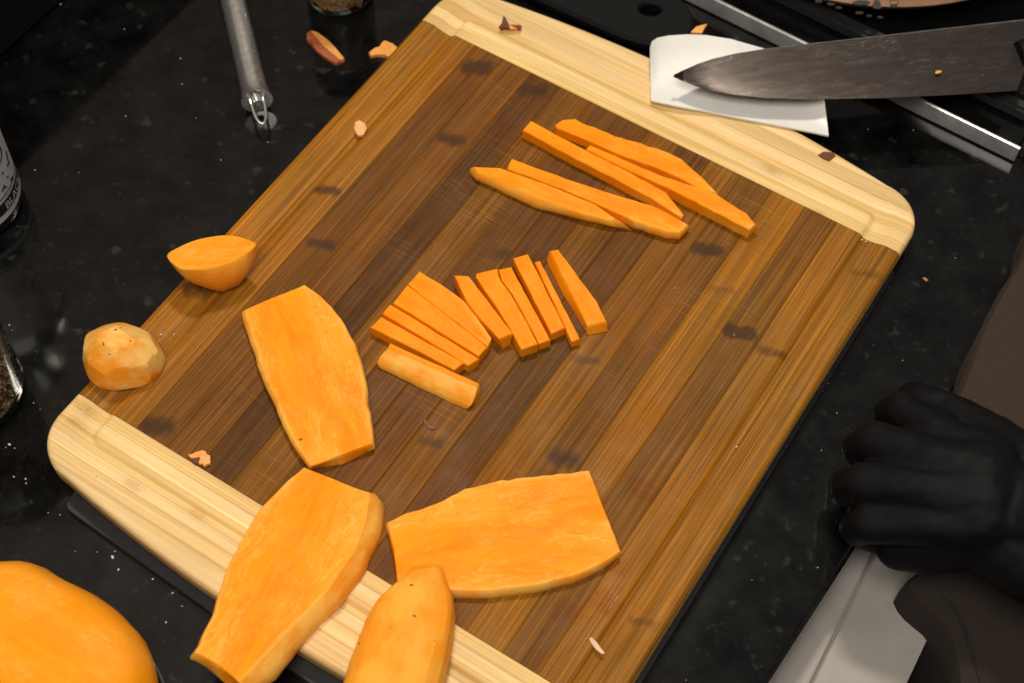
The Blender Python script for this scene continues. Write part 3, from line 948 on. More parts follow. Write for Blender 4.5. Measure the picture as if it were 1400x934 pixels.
flake('peel_scrap', cv([(365, 325), (375, 335), (385, 370), (410, 390), (450, 400), (430, 410), (400, 402), (375, 370)], 500, 500, 4.667), BT + 0.0002, 0.0005, plain('dull_brown_skin', lin((120, 76, 50)), 0.6),
      'dull brown skin thread in front of the left fan of sticks')
flake('peel_scrap', cv([(560, 250), (600, 215), (680, 192), (660, 225), (640, 258)], 840, 0, 5.385), 0.021, 0.002, ORANGEBIT, 'orange sliver poking up behind the white scraper')
flake('peel_scrap', [(1261, 381), (1264, 380), (1269, 384), (1266, 385.5)], 0.0003, 0.0006, plain('brown_crumb', lin((160, 120, 90)), 0.6), 'tiny pink crumb on the counter right of the board')

bm = bmesh.new()
spots = [(19, 652, 1.3), (35, 655, 1.6), (36, 661, 1.3), (66, 701, 1), (82, 704, 1), (154, 762, 2.4), (162, 779, 1.6), (157, 754, 1), (209, 792, 1.7), (226, 787, .8), (236, 811, 1.5), (249, 829, .9), (227, 851, 1.5), (103, 754, .8), (133, 755, .8),
         (157, 743, .9), (125, 710, 1.1), (55, 560, .8), (46, 551, .9), (8, 612, .9), (13, 608, 2.2), (20, 613, 1.2), (83, 6, 1.5), (170, 40, 1.3), (247, 80, 1.2), (249, 115, 1.3), (268, 162, 1), (172, 159, 1.1),
         (13, 445, 2.0), (17, 452, 1.2), (302, 219, 1), (48, 233, 1.6), (108, 236, .8), (1306, 353, 1), (1234, 493, 1), (1144, 565, 1), (1187, 177, 1), (1123, 616, 1), (1125, 535, 1.1), (1132, 524, 1.3), (1026, 612, .9), (1028, 793, .8), (938, 930, .8),
         (1249, 178, 1.1), (1118, 776, 1.0), (205, 540, 0.8), (340, 95, 1.0)]
for (x, y, s) in spots:
    c = P(x, y, 0.0004); r = s * 0.00031
    res = bmesh.ops.create_icosphere(bm, subdivisions=1, radius=r, matrix=Matrix.Translation(c + Vector((0, 0, r * 0.3))) @ Matrix.Rotation(random.random() * 3, 4, 'Z') @ Matrix.Diagonal((1 + random.random() * 0.8, 1, 0.6, 1)))
for k in range(80):
    x, y = random.uniform(0, 1300), random.uniform(0, 934)
    c = P(x, y, 0.0003); 
    d = c - BO
    if -0.01 < d.dot(UD) < 0.34 and -0.06 < d.dot(VD) < 0.385: continue
    if (c - ea).dot(en) > -0.004: continue
    r = random.uniform(0.00008, 0.00018)
    bmesh.ops.create_icosphere(bm, subdivisions=1, radius=r, matrix=Matrix.Translation(c))
tag(link('crumbs', finish(bm, 'crumbs'), CRUMBM), 'scattered white crumbs and specks on the black counter', 'crumbs', None, 'stuff')
bm = bmesh.new()
for (x, y, s) in ((1178.5, 328, 1.6), (1184, 330.5, 1.5), (238, 457, 1.2), (220, 457.5, 1.6), (304, 427, .8), (1007, 611, 1.3), (1024, 399, .7), (923, 394, .8), (1004, 458, .9), (1049, 302, .6), (132, 652, 1.5), (145, 668, .7), (594, 13, .9), (649, 38, .8), (919, 160, .8), (1150, 305, .6)):
    r = s * 0.0004
    bmesh.ops.create_icosphere(bm, subdivisions=1, radius=r, matrix=Matrix.Translation(P(x, y, BT + r * 0.3)) @ Matrix.Diagonal((1.2, 1, 0.7, 1)))
tag(link('crumbs', finish(bm, 'crumbs'), CRUMBM), 'a few pale specks scattered on the bamboo board', 'crumbs', None, 'stuff')


# ------------------------------------------------------------------ tubes and lathes
def tube(bm, pts, rad, seg=12, caps=True):
    pts = [Vector(p) for p in pts]; rads = rad if isinstance(rad, (list, tuple)) else [rad] * len(pts)
    rows = []
    up_ = Vector((0.13, 0.2, 0.97)).normalized()
    for i, p in enumerate(pts):
        t = (pts[min(i + 1, len(pts) - 1)] - pts[max(i - 1, 0)]).normalized()
        a = t.cross(up_); a = a.normalized() if a.length > 1e-4 else Vector((1, 0, 0)); b = t.cross(a).normalized()
        rows.append([bm.verts.new(p + (a * math.cos(s / seg * 2 * math.pi) + b * math.sin(s / seg * 2 * math.pi)) * rads[i]) for s in range(seg)])
    for r0, r1 in zip(rows[:-1], rows[1:]): ringfill(bm, r0, r1)
    if caps: bm.faces.new(rows[0]); bm.faces.new(rows[-1][::-1])
    return rows


def lathe(prof, seg=48, close=True):
    bm = bmesh.new(); rows = []
    for (r, z) in prof:
        rows.append([bm.verts.new((r * math.cos(s / seg * 2 * math.pi), r * math.sin(s / seg * 2 * math.pi), z)) for s in range(seg)])
    for a, b in zip(rows[:-1], rows[1:]): ringfill(bm, a, b)
    if close: bm.faces.new(rows[0]); bm.faces.new(rows[-1][::-1])
    return bm


# steel handle with wire loop
e0 = P(351.5, 138, 0.0100); e1 = P(312, -24, 0.0100)
ax = (e1 - e0).normalized()
whisk = empty('steel_utensil', (e0.x, e0.y, 0))
tag(whisk, 'round stainless steel utensil handle with a wire hanging loop on the counter', 'utensil')
bm = bmesh.new(); L0 = Vector((e0.x, e0.y, 0))
hp = [e0 - L0 + ax * 0.0045, e0 - L0 + ax * 0.0012, e0 - L0, e0 - L0 + ax * 0.0016, e0 - L0 + ax * 0.012, e0 - L0 + ax * 0.05, e0 - L0 + ax * 0.2]
tube(bm, hp, [0.0050, 0.0074, 0.0098, 0.0090, 0.0080, 0.0078, 0.0080], 28)
link('handle', finish(bm, 'handle', 40), STEEL, whisk)
bm = bmesh.new(); tube(bm, [e0 - L0 + ax * 0.004, e0 - L0 - ax * 0.002], [0.003, 0.0026], 16)
link('plug', finish(bm, 'plug'), STEEL, whisk)
sd = ax.cross(Vector((0, 0, 1))).normalized()
loop = []
for k in range(17):
    a = k / 16
    w_ = 0.0040 * math.cos(a * math.pi); l_ = math.sin(a * math.pi) ** 0.55
    loop.append(e0 - L0 + ax * (0.006 - 0.0235 * l_) + sd * w_ * (1.0 if abs(w_) > 0.001 else 1) + Vector((0, 0, 0.0025 - 0.004 * l_)))
bm = bmesh.new(); tube(bm, loop, 0.00085, 8)
link('hanging_loop', finish(bm, 'hanging_loop'), STEEL, whisk)

GLASS = NT('clear_glass').set(Base_Color=(0.93, 0.97, 0.92), Roughness=0.03, Transmission_Weight=1.0, IOR=1.15)
GREENGLASS = NT('greenish_glass').set(Base_Color=(0.78, 0.90, 0.66), Roughness=0.04, Transmission_Weight=1.0, IOR=1.22)

# salt jar
sc_ = P(465, -5, 0.0)
jar = empty('salt_jar', sc_); tag(jar, 'glass jar of pink salt crystals at the top of the picture', 'jar')
bm = lathe([(0.001, 0.0005), (0.018, 0.0005), (0.0205, 0.002), (0.0215, 0.005), (0.0215, 0.06), (0.0197, 0.06), (0.0197, 0.0062), (0.018, 0.0050), (0.001, 0.0050)], 56)
link('glass', finish(bm, 'glass', 50), GREENGLASS, jar)
SALT = NT('pink_salt'); vv = SALT.coord()
sn = SALT.noise(vv, 260, 3)
SALT.set(Base_Color=SALT.ramp(sn, [(0.3, lin((150, 84, 62))), (0.55, lin((206, 146, 126))), (0.75, lin((232, 196, 184)))]), Roughness=0.35, Subsurface_Weight=0.1, Subsurface_Scale=0.002)
bm = bmesh.new()
for k in range(520):
    if k < 150:
        r_ = 0.0180 * math.sqrt(random.random()); a = random.random() * 6.283; z = 0.0065
    else:
        a = random.uniform(-math.pi, 0.3) ; r_ = random.uniform(0.0165, 0.0182); z = random.uniform(0.0065, 0.05)
    s_ = random.uniform(0.0009, 0.0018)
    bmesh.ops.create_cube(bm, size=s_ * 1.5, matrix=Matrix.Translation((r_ * math.cos(a), r_ * math.sin(a), z)) @ Matrix.Rotation(random.random() * 6, 4, Vector((random.random(), random.random(), random.random() + .1)).normalized()) @ Matrix.Diagonal((1, random.uniform(.6, 1.3), random.uniform(.6, 1.3), 1)))
r_core = bmesh.ops.create_cone(bm, cap_ends=True, segments=24, radius1=0.0168, radius2=0.0168, depth=0.044, matrix=Matrix.Translation((0, 0, 0.0292)))
so = link('salt', finish(bm, 'salt', 20), SALT.m, jar); so['kind'] = 'stuff'
bm = lathe([(0.001, 0.0605), (0.0225, 0.0605), (0.0225, 0.075), (0.001, 0.075)], 40)
link('lid', finish(bm, 'lid'), BLACKPLASTIC, jar)

# seed jar
sj = P(-41, 540, 0.0)
jar2 = empty('seed_jar', sj); tag(jar2, 'glass jar of speckled brown seeds cut off by the left edge', 'jar')
bm = lathe([(0.001, 0.0004), (0.026, 0.0004), (0.0295, 0.003), (0.0308, 0.008), (0.0308, 0.085), (0.0292, 0.085), (0.0292, 0.008), (0.028, 0.0042), (0.0255, 0.0026), (0.001, 0.0026)], 56)
link('glass', finish(bm, 'glass', 50), GLASS, jar2)
SEED = NT('mixed_seeds'); vv = SEED.coord()
vo = SEED.n('ShaderNodeTexVoronoi'); vo.inputs['Scale'].default_value = 420; SEED.l(vv, vo.inputs['Vector'])
hsv = SEED.n('ShaderNodeSeparateColor'); SEED.l(vo.outputs['Color'], hsv.inputs[0])
SEED.set(Base_Color=SEED.ramp(hsv.outputs[0], [(0.0, lin((54, 40, 30))), (0.35, lin((116, 88, 64))), (0.62, lin((160, 128, 96))), (0.85, lin((220, 194, 154))), (1.0, lin((244, 226, 196)))]), Roughness=0.5)
bm = bmesh.new()
for k in range(1500):
    a = random.uniform(-1.9, 0.9); z = 0.004 + random.random() * 0.058
    r_ = 0.0282 if z > 0.009 else 0.0282 - (0.009 - z) * 0.7
    bmesh.ops.create_icosphere(bm, subdivisions=1, radius=random.uniform(0.0006, 0.0011), matrix=Matrix.Translation((r_ * math.cos(a), r_ * math.sin(a), z)) @ Matrix.Rotation(random.random() * 6, 4, Vector((random.random(), random.random(), random.random() + .1)).normalized()) @ Matrix.Diagonal((1.5, .9, .8, 1)))
bmesh.ops.create_cone(bm, cap_ends=True, segments=32, radius1=0.0278, radius2=0.0278, depth=0.056, matrix=Matrix.Translation((0, 0, 0.0355)))
so = link('seeds', finish(bm, 'seeds', 60), SEED.m, jar2); so['kind'] = 'stuff'
bm = lathe([(0.001, 0.0855), (0.032, 0.0855), (0.032, 0.10), (0.001, 0.10)], 40)
link('lid', finish(bm, 'lid'), BLACKPLASTIC, jar2)

# labelled bottle
bj = P(-45, 282, 0.0)
bottle = empty('dark_bottle', bj); tag(bottle, 'dark bottle with a white printed label cut off by the left edge', 'bottle')
RB = 0.0335
bm = lathe([(0.001, 0.003), (0.026, 0.0005), (0.0315, 0.0015), (RB, 0.006), (RB, 0.11), (0.03, 0.125), (0.014, 0.15), (0.014, 0.19), (0.001, 0.19)], 64)
link('glass', finish(bm, 'glass', 50), plain('dark_bottle_glass', (0.010, 0.012, 0.008), 0.08, 0, 40, 0.2), bottle)
LABEL = plain('white_label_paper', lin((206, 206, 210)), 0.5, 0, 60, 0.06)
INK = plain('dark_label_ink', lin((28, 30, 44)), 0.5)


def wrap_sheet(name, a0, a1, zl, zh, mat, r, parent, n=48):
    bm = bmesh.new(); rows = []
    for rr in (r, r - 0.0002):
        rows.append([(bm.verts.new((rr * math.cos(a0 + (a1 - a0) * i / n), rr * math.sin(a0 + (a1 - a0) * i / n), zl)), bm.verts.new((rr * math.cos(a0 + (a1 - a0) * i / n), rr * math.sin(a0 + (a1 - a0) * i / n), zh))) for i in range(n + 1)])
    for row in rows:
        for i in range(n): bm.faces.new([row[i][0], row[i + 1][0], row[i + 1][1], row[i][1]])
    for i in range(n):
        for q_ in (0, 1): bm.faces.new([rows[0][i][q_], rows[0][i + 1][q_], rows[1][i + 1][q_], rows[1][i][q_]])
    return link(name, finish(bm, name), mat, parent)


def wrap_text(s, size, a_end, z, r, mat, parent, name='lettering'):
    cu = bpy.data.curves.new('lettering', 'FONT'); cu.body = s; cu.size = size; cu.align_x = 'RIGHT'; cu.extrude = 0.0
    tmp = bpy.data.objects.new('lettering_tmp', cu); COL.objects.link(tmp)
    bpy.context.view_layer.update()
    me = bpy.data.meshes.new_from_object(tmp.evaluated_get(bpy.context.evaluated_depsgraph_get()))
    bpy.data.objects.remove(tmp); bpy.data.curves.remove(cu)
    for v in me.vertices:
        a = a_end + v.co.x / r
        v.co = Vector((r * math.cos(a), r * math.sin(a), z + v.co.y))
    return link(name, me, mat, parent)


LA, LB = -2.4, 0.42
lab = wrap_sheet('label', LA, LB, 0.0115, 0.098, LABEL, RB + 0.0003, bottle)
wrap_sheet('label_band', -2.3, 0.30, 0.0165, 0.0245, INK, RB + 0.0006, bottle)
wrap_sheet('label_line', -2.3, 0.34, 0.0275, 0.0280, INK, RB + 0.0006, bottle)
wrap_text('BLACK', 0.0075, 0.22, 0.0180, RB + 0.0009, LABEL, bottle)
wrap_text('CO', 0.014, 0.02, 0.050, RB + 0.0007, INK, bottle)
wrap_text('o', 0.014, 0.02, 0.066, RB + 0.0007, INK, bottle)
# small drawn emblem of two birds/branches: loose strokes
bm = bmesh.new()
for k in range(9):
    a = -0.55 + k * 0.075; zz = 0.036 + 0.006 * math.sin(k * 1.9)
    a2 = a + random.uniform(0.04, 0.12); z2 = zz + random.uniform(-0.006, 0.008)
    p0 = Vector(((RB + 0.0005) * math.cos(a), (RB + 0.0005) * math.sin(a), zz)); p1 = Vector(((RB + 0.0005) * math.cos(a2), (RB + 0.0005) * math.sin(a2), z2))
    tube(bm, [p0, p1], random.uniform(0.0003, 0.0007), 5)
link('emblem', finish(bm, 'emblem'), INK, bottle)

# ------------------------------------------------------------------ hob
h0 = P(1393, 205, 0.0125)                         # front right corner of the steel rim
hu = (P(973.7, 0, 0.0125) - h0); hu.z = 0; hu.normalize(); hv = Vector((hu.y, -hu.x, 0))
if hv.dot(VD) < 0: hv = -hv
hob = empty('hob', (h0.x, h0.y, 0)); tag(hob, 'black glass gas hob with a bright steel front rim', 'hob')
hx = math.atan2(-hu.y, -hu.x)                     # local +x towards the corner, +y away from the cook
hob.rotation_euler = (0, 0, hx)
HL, HD = 0.62, 0.5
box('body', (-HL / 2, HD / 2 + 0.004, 0.0055), HL - 0.004, HD, 0.0098, BLACKGLASS, hob, 0, 0.001)
bm = bmesh.new()
# rim profile: rounded vertical face with a polished lip
prof = [(0.0045, 0.0008), (0.0008, 0.0008), (0.0000, 0.0016), (0.0006, 0.0100), (0.0012, 0.0120), (0.0020, 0.0126), (0.0030, 0.0124), (0.0038, 0.0106), (0.0045, 0.0106)]
ra = [bm.verts.new((0, y, z)) for y, z in prof]; rb_ = [bm.verts.new((-HL, y, z)) for y, z in prof]
for i in range(len(prof)): bm.faces.new([ra[i], rb_[i], rb_[(i + 1) % len(prof)], ra[(i + 1) % len(prof)]])
bm.faces.new(ra); bm.faces.new(rb_[::-1])
link('front_rim', finish(bm, 'front_rim', 25), HOBSTEEL, hob)
box('side_rim', (0.002, HD / 2 + 0.0045, 0.0062), 0.004, HD - 0.002, 0.0112, BLACKIRON, hob, 0, 0.001)
box('pan_support', (-HL / 2 + 0.01, 0.026, 0.0165), HL - 0.03, 0.009, 0.010, BLACKIRON, hob, 0, 0.002)
box('pan_support', (-0.018, 0.20, 0.0165), 0.009, 0.33, 0.010, BLACKIRON, hob, 0, 0.002)
box('pan_support', (-HL / 2 + 0.01, 0.16, 0.0165), HL - 0.06, 0.009, 0.010, BLACKIRON, hob, 0, 0.002)

# tan wooden tray on the hob
tc_ = P(1212, 20, 0.030) + Vector((0.0, 0.155, 0))
pan = empty('tan_pan', Vector((tc_.x, tc_.y, 0.0218)))
tag(pan, 'round tan dish with black printed marks on the hob, cut off at the top', 'dish')
TAN = plain('tan_ceramic', lin((150, 108, 78)), 0.5, 0, 60, 0.25)
bm = lathe([(0.001, 0.0), (0.120, 0.0), (0.142, 0.004), (0.152, 0.010), (0.156, 0.016), (0.153, 0.018), (0.146, 0.013), (0.120, 0.006), (0.001, 0.006)], 96)
link('body', finish(bm, 'body', 50), TAN, pan)
bm = bmesh.new()
for (x, y, w_, hh) in ((1137, 1, 14, 5), (1148, 6, 10, 5), (1178, 0, 26, 7), (1200, 3, 14, 12), (1223, 0, 14, 14), (1176, 13, 14, 5), (1190, 17, 10, 4), (1205, 19, 10, 4), (1120, -3, 12, 6)):
    c = P(x, y, 0.0412) - Vector((tc_.x, tc_.y, 0.0218))
    ww, hh_ = w_ / 2300 / 2, hh / 1900 / 2
    ring_ = [Vector((c.x + ww * math.cos(a) * random.uniform(.7, 1.1), c.y + hh_ * math.sin(a) * random.uniform(.7, 1.1), 0)) for a in np.linspace(0, 2 * math.pi, 9)[:-1]]

    def rz_(p):
        r = math.hypot(p.x, p.y)
        return float(np.interp(r, [0, .12, .146, .153, .156, .17], [.006, .006, .013, .018, .016, .016])) + 0.0006
    vs_ = [bm.verts.new((p.x, p.y, rz_(p))) for p in ring_]; vb_ = [bm.verts.new((p.x, p.y, rz_(p) - 0.0008)) for p in ring_]
    bm.faces.new(vs_); ringfill(bm, vs_, vb_)
link('printed_mark', finish(bm, 'printed_mark'), plain('black_print', (0.01, 0.01, 0.01), 0.5), pan)

# black nylon utensil handle with hanging hole
bm = bmesh.new()
hc = P(889, 12, 0.0145)
out_px = [(640, -110), (720, -75), (800, -48), (870, -30), (920, -10), (945, 15), (948, 40), (930, 56), (895, 60), (850, 48), (790, 22), (720, -10), (640, -50)]
opl = resample([P(x, y, 0.0145) for x, y in out_px], 72)
# order by angle from the hole
opl = sorted(opl, key=lambda p: math.atan2(p.y - hc.y, p.x - hc.x))
ang_ = [math.atan2(p.y - hc.y, p.x - hc.x) for p in opl]
hole = [hc + Vector((0.0068 * math.cos(a), 0.0055 * math.sin(a), 0)) for a in ang_]
uo = Vector((hc.x, hc.y, 0))
lev = []
for pts, dz in ((opl, -0.006), (offset_in(opl, -0.0002), -0.002), (offset_in(opl, 0.0018), 0.0), ([h_ + (h_ - hc) * 0.25 for h_ in hole], 0.0), (hole, -0.0012), (hole, -0.006)):
    lev.append([bm.verts.new(p - uo + Vector((0, 0, dz))) for p in pts])
for a, b in zip(lev, lev[1:] + lev[:1]): ringfill(bm, a, b)
ut = link('black_utensil', finish(bm, 'black_utensil', 12), BLACKPLASTIC, None, uo)
tag(ut, 'black plastic utensil handle with a round hanging hole behind the board', 'utensil')

# white scraper
tp_ = [(888.5, 66), (891, 57), (899, 51.5), (915, 48.6), (940, 47), (965, 48), (1000, 53.5), (1050, 68), (1095, 92), (1127, 135)]
bp_ = [(890, 137), (894, 138.3), (906, 141), (930, 146), (962, 151.5), (1000, 159.5), (1045, 168), (1085, 175.5), (1115, 181.5), (1133, 185.5)]
n_t = 8
bm = bmesh.new(); grid = []
so_ = P(1000, 120, 0.0); so_.z = 0
for (tx, ty), (bx, by) in zip(tp_, bp_):
    col = []
    for k in range(n_t + 1):
        f = k / n_t
        z = 0.0212 + 0.009 * f * f
        q0 = P(bx + (tx - bx) * f, by + (ty - by) * f, z)
        col.append(bm.verts.new(q0 - so_))
    grid.append(col)
for i in range(len(grid) - 1):
    for k in range(n_t): bm.faces.new([grid[i][k], grid[i + 1][k], grid[i + 1][k + 1], grid[i][k + 1]])
low_ = [[bm.verts.new(v.co - Vector((0, 0, 0.0013))) for v in c_] for c_ in grid]
for i in range(len(grid) - 1):
    for k in range(n_t): bm.faces.new([low_[i][k], low_[i][k + 1], low_[i + 1][k + 1], low_[i + 1][k]])
rim_t = [c_[0] for c_ in grid] + grid[-1][1:] + [c_[-1] for c_ in grid[-2::-1]] + grid[0][-2:0:-1]
rim_b = [c_[0] for c_ in low_] + low_[-1][1:] + [c_[-1] for c_ in low_[-2::-1]] + low_[0][-2:0:-1]
ringfill(bm, rim_t, rim_b)
scr = link('plastic_scraper', finish(bm, 'plastic_scraper', 40), WHITEPLASTIC, None, so_)
tag(scr, 'white plastic dough scraper lying under the knife on the board edge', 'scraper')

# ------------------------------------------------------------------ knife
KZ = 0.0365
BLADE = NT('worn_blade_steel')
kn1 = BLADE.noise(BLADE.coord((30, 700, 1)), 1.0, 3, 0.6)
kn2 = BLADE.noise(BLADE.coord((60, 220, 60)), 1.0, 4, 0.7, 0.8)
kn3 = BLADE.noise(BLADE.coord((400, 500, 300)), 1.0, 2)
kc = BLADE.mix(1.0, (0.076, 0.062, 0.056), BLADE.ramp(kn1, [(0.3, 0.88), (0.7, 1.10)]), 'MULTIPLY')
kc = BLADE.mix(BLADE.ramp(kn2, [(0.60, 0.0), (0.74, 0.22)]), kc, (0.18, 0.165, 0.155))
kn4 = BLADE.noise(BLADE.coord((14, 40, 1)), 1.0, 2, 0.5)
kn5 = BLADE.noise(BLADE.coord((160, 420, 60), (0, 0, 0.9)), 1.0, 4, 0.75, 1.0)
smm = BLADE.math('MULTIPLY', BLADE.ramp(kn5, [(0.52, 0.0), (0.66, 0.6)]), BLADE.ramp(kn4, [(0.48, 0.0), (0.62, 1.0)]))
kc = BLADE.mix(smm, kc, (0.24, 0.225, 0.21))
kc = BLADE.mix(BLADE.ramp(kn3, [(0.72, 0.0), (0.80, 0.8)]), kc, (0.6, 0.58, 0.55))
BLADE.set(Base_Color=kc, Metallic=0.8, Roughness=BLADE.ramp(kn2, [(0.4, 0.27), (0.7, 0.34)]))
BLADE.bump(kn1, 0.08, 0.0003)
ko = P(1390, 85, 0); ko.z = KZ
kt = P(921, 104, KZ)
kd = (kt - ko); kd.z = 0; kang = math.atan2(kd.y, kd.x)
knife = empty('chef_knife', ko, kang); tag(knife, 'large smeared steel chef knife lying across the white scraper and hob', 'knife')
rk = Matrix.Rotation(-kang, 3, 'Z')
spine = [(921, 104), (934, 97.5), (951, 90), (975, 82), (1005, 75), (1045, 68.5), (1100, 62), (1200, 51), (1300, 39.5), (1430, 25)]
edge_ = [(921, 104.4), (934, 111.5), (951, 118), (975, 124.5), (1005, 130), (1045, 134), (1100, 136), (1200, 134.5), (1300, 130), (1390, 124)]
bm = bmesh.new(); rows = []
for (sx, sy), (ex, ey) in zip(spine, edge_):
    A = P(sx, sy, KZ + 0.0006); B = P(ex, ey, KZ - 0.0022)
    A = rk @ (A - ko); B = rk @ (B - ko)
    t_ = 0.0011
    up3 = Vector((0, 0, 1))
    rows.append([bm.verts.new(v) for v in (A + up3 * (t_ * .55), A + up3 * t_ + (B - A) * 0.012, A.lerp(B, .55) + up3 * t_ * .7, A.lerp(B, .9) + up3 * t_ * 0.45, B + up3 * 0.0001, B - up3 * 0.0001, A.lerp(B, .55) - up3 * t_ * .7, A - up3 * t_ * .8, A - up3 * (t_ * .3))])
for a, b in zip(rows[:-1], rows[1:]): ringfill(bm, a, b)
bm.faces.new(rows[0]); bm.faces.new(rows[-1][::-1])
link('blade', finish(bm, 'blade', 18), BLADE.m, knife)
# thin bright strip added along the spine as its highlight
bm = bmesh.new()
tube(bm, [rk @ (P(x, y - 0.6, KZ + 0.0012) - ko) for x, y in spine[2:]], 0.00050, 8)
link('spine', finish(bm, 'spine'), plain('spine_highlight', (0.85, 0.84, 0.82), 0.25, 1.0), knife)
bm = bmesh.new()
hk = [(1391, 76, .0085), (1398, 75, .0095), (1412, 73, .0105), (1440, 70, .011), (1500, 62, .0118), (1580, 52, .012), (1680, 42, .0128), (1720, 38, .0115), (1735, 36, .006)]
tube(bm, [rk @ (P(x, y, KZ - 0.001) - ko) for x, y, _ in hk], [r_ for _, _, r_ in hk], 20)
link('handle', finish(bm, 'handle'), BLACKPLASTIC, knife)
flake('peel_scrap', cv([(974, 348), (984, 341), (1000, 340), (1006, 347), (990, 354), (977, 355)], 1000, 0, 3.5), KZ + 0.0008, 0.0007, ORANGEBIT, 'orange crumb stuck on the knife blade')

# ------------------------------------------------------------------ open drawer below the counter edge
dz = -0.034
drw = empty('white_drawer', P(1150, 860, dz)); tag(drw, 'white drawer front with a dark groove below the counter edge', 'drawer')
D0 = Vector(drw.location)


def panel(name, px, z, th_, mat, parent, org):
    bm = bmesh.new()
    t_ = [bm.verts.new(P(x, y, z) - org) for x, y in px]; b_ = [bm.verts.new(P(x, y, z) - org - Vector((0, 0, th_))) for x, y in px]
    bm.faces.new(t_); bm.faces.new(b_[::-1]); ringfill(bm, t_, b_)
    bmesh.ops.bevel(bm, geom=bm.edges[:], offset=0.0008, segments=2, affect='EDGES')
    return link(name, finish(bm, name, 40), mat, parent)


panel('backing', [(1195, 709), (1330, 771), (1278, 846), (1190, 1040), (972, 1049)], dz - 0.0075, 0.006, CABINET, drw, D0)
panel('front_lip', [(1195, 708), (1211, 716), (1050, 1050), (970, 1050)], dz, 0.012, CABINET, drw, D0)
panel('panel', [(1216, 717), (1330, 770), (1280, 848), (1190, 1040), (1059, 1050)], dz - 0.002, 0.012, CABINET, drw, D0)

# ------------------------------------------------------------------ the cook: gloved fist, apron, trousers
per = empty('person', P(1420, 720, 0)); tag(per, 'person in a brown apron leaning a black gloved fist on the counter', 'person')
PO = Vector(per.location)


def blob_chain(bm, pts, seg=16):
    """overlapping spheres along a chain, later fused by voxel remesh"""
    for (x0, y0, z0_, r0), (x1, y1, z1, r1) in zip(pts[:-1], pts[1:]):
        A, B = P(x0 + 14, y0, z0_), P(x1 + 14, y1, z1)
        n_ = max(2, int((B - A).length / (min(r0, r1) * 0.35)))
        for k in range(n_ + 1):
            f = k / n_
            bmesh.ops.create_icosphere(bm, subdivisions=2, radius=r0 + (r1 - r0) * f, matrix=Matrix.Translation(A.lerp(B, f) - PO))


bm = bmesh.new()
chains = [
    [(1330, 640, .050, .019), (1268, 596, .048, .0115), (1218, 560, .038, .0102), (1202, 566, .020, .0095), (1222, 590, .010, .009)],
    [(1330, 655, .054, .020), (1262, 632, .054, .0125), (1182, 604, .042, .0112), (1163, 614, .022, .0105), (1185, 632, .011, .010)],
    [(1330, 680, .054, .020), (1258, 672, .054, .0125), (1166, 660, .042, .0112), (1148, 668, .022, .0105), (1172, 682, .011, .010)],
    [(1330, 705, .050, .019), (1262, 716, .046, .0120), (1174, 716, .034, .0105), (1158, 722, .018, .0098), (1180, 733, .010, .0095)],
    [(1262, 596, .040, .016), (1262, 632, .042, .016), (1262, 672, .042, .016), (1265, 712, .036, .015)],
    [(1330, 640, .045, .020), (1340, 690, .046, .022), (1330, 730, .040, .018), (1262, 745, .022, .016), (1215, 750, .014, .012)],
    [(1400, 650, .048, .016), (1345, 598, .040, .0125), (1292, 566, .032, .0105), (1246, 546, .026, .009), (1232, 542, .022, .008)],
    [(1340, 680, .046, .022), (1400, 705, .052, .023), (1480, 725, .058, .026), (1560, 740, .066, .029)],
    [(1330, 730, .034, .020), (1400, 768, .040, .022), (1470, 790, .048, .024)],
]
for c_ in chains: blob_chain(bm, c_)
gm = bpy.data.meshes.new('glove_blobs'); bm.to_mesh(gm); bm.free()
go = bpy.data.objects.new('glove_tmp', gm); COL.objects.link(go)
md = go.modifiers.new('r', 'REMESH'); md.mode = 'VOXEL'; md.voxel_size = 0.0016
ms = go.modifiers.new('s', 'SMOOTH'); ms.iterations = 14; ms.factor = 0.5
bpy.context.view_layer.update()
hm = bpy.data.meshes.new_from_object(go.evaluated_get(bpy.context.evaluated_depsgraph_get()))
bpy.data.objects.remove(go)
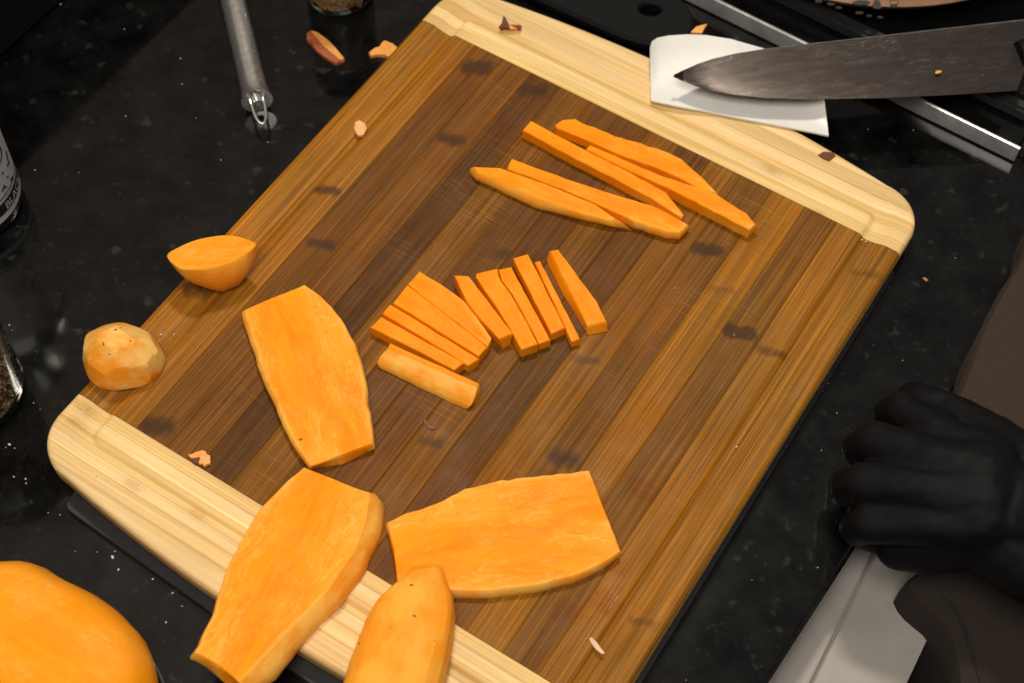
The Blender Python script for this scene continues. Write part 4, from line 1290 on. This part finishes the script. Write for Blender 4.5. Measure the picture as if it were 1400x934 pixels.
# wrinkles of the glove
nv = len(hm.vertices); co = np.empty(nv * 3); hm.vertices.foreach_get('co', co); co = co.reshape(-1, 3)
no = np.empty(nv * 3); hm.vertices.foreach_get('normal', no); no = no.reshape(-1, 3)
wr = (vnoise(co[:, 0] * 60 + co[:, 2] * 30 + 40, co[:, 1] * 190 + 40, 3) - 0.5)
co += no * wr[:, None] * 0.0014
hm.vertices.foreach_set('co', co.ravel()); hm.shade_smooth(); hm.update(); hm.name = 'gloved_hand'
link('gloved_hand', hm, GLOVE, per)
bm = bmesh.new()
cz = [(1398, 640, .050), (1384, 690, .074), (1392, 760, .066), (1402, 815, .045)]


def cloth(name, px, z_top, z_bot, mat, out=0.0):
    bm = bmesh.new()
    T_ = resample([P(x, y, z_top) for x, y in px], 80)
    rows = []
    for k, (f, ins) in enumerate(((0, 0.005), (0, 0.003), (0.01, 0.001), (0.04, 0), (0.2, -out * .4), (0.5, -out), (1.0, -out))):
        rr = offset_in(T_, ins)
        row = []
        for i, p in enumerate(rr):
            fold = 0.0018 * math.sin(i * 0.9) * min(1, f * 6)
            row.append(bm.verts.new(Vector((p.x + fold, p.y, z_top + (z_bot - z_top) * f)) - PO))
        rows.append(row)
    for a, b in zip(rows[:-1], rows[1:]): ringfill(bm, a, b)
    bm.faces.new(rows[0]); bm.faces.new(rows[-1][::-1])
    return link(name, finish(bm, name, 50), mat, per)


cloth('apron', [(1440, 250), (1400, 340), (1372, 388), (1345, 438), (1327, 485), (1311, 528), (1300, 560), (1330, 620), (1420, 640), (1560, 600), (1620, 420), (1560, 260)], 0.035, -0.30, APRON)
cloth('trousers', [(1290, 765), (1245, 785), (1236, 800), (1252, 825), (1278, 848), (1296, 880), (1306, 930), (1300, 990), (1330, 1080), (1500, 1100), (1620, 960), (1600, 830), (1440, 770)], -0.012, -0.5, TROUSER)
bm = bmesh.new()
tube(bm, [P(x, y, -0.0115) - PO for x, y in [(1284, 812), (1304, 832), (1318, 858), (1326, 885), (1334, 910), (1346, 950)]], 0.0008, 6)
link('seam', finish(bm, 'seam'), MATBLACK, per)
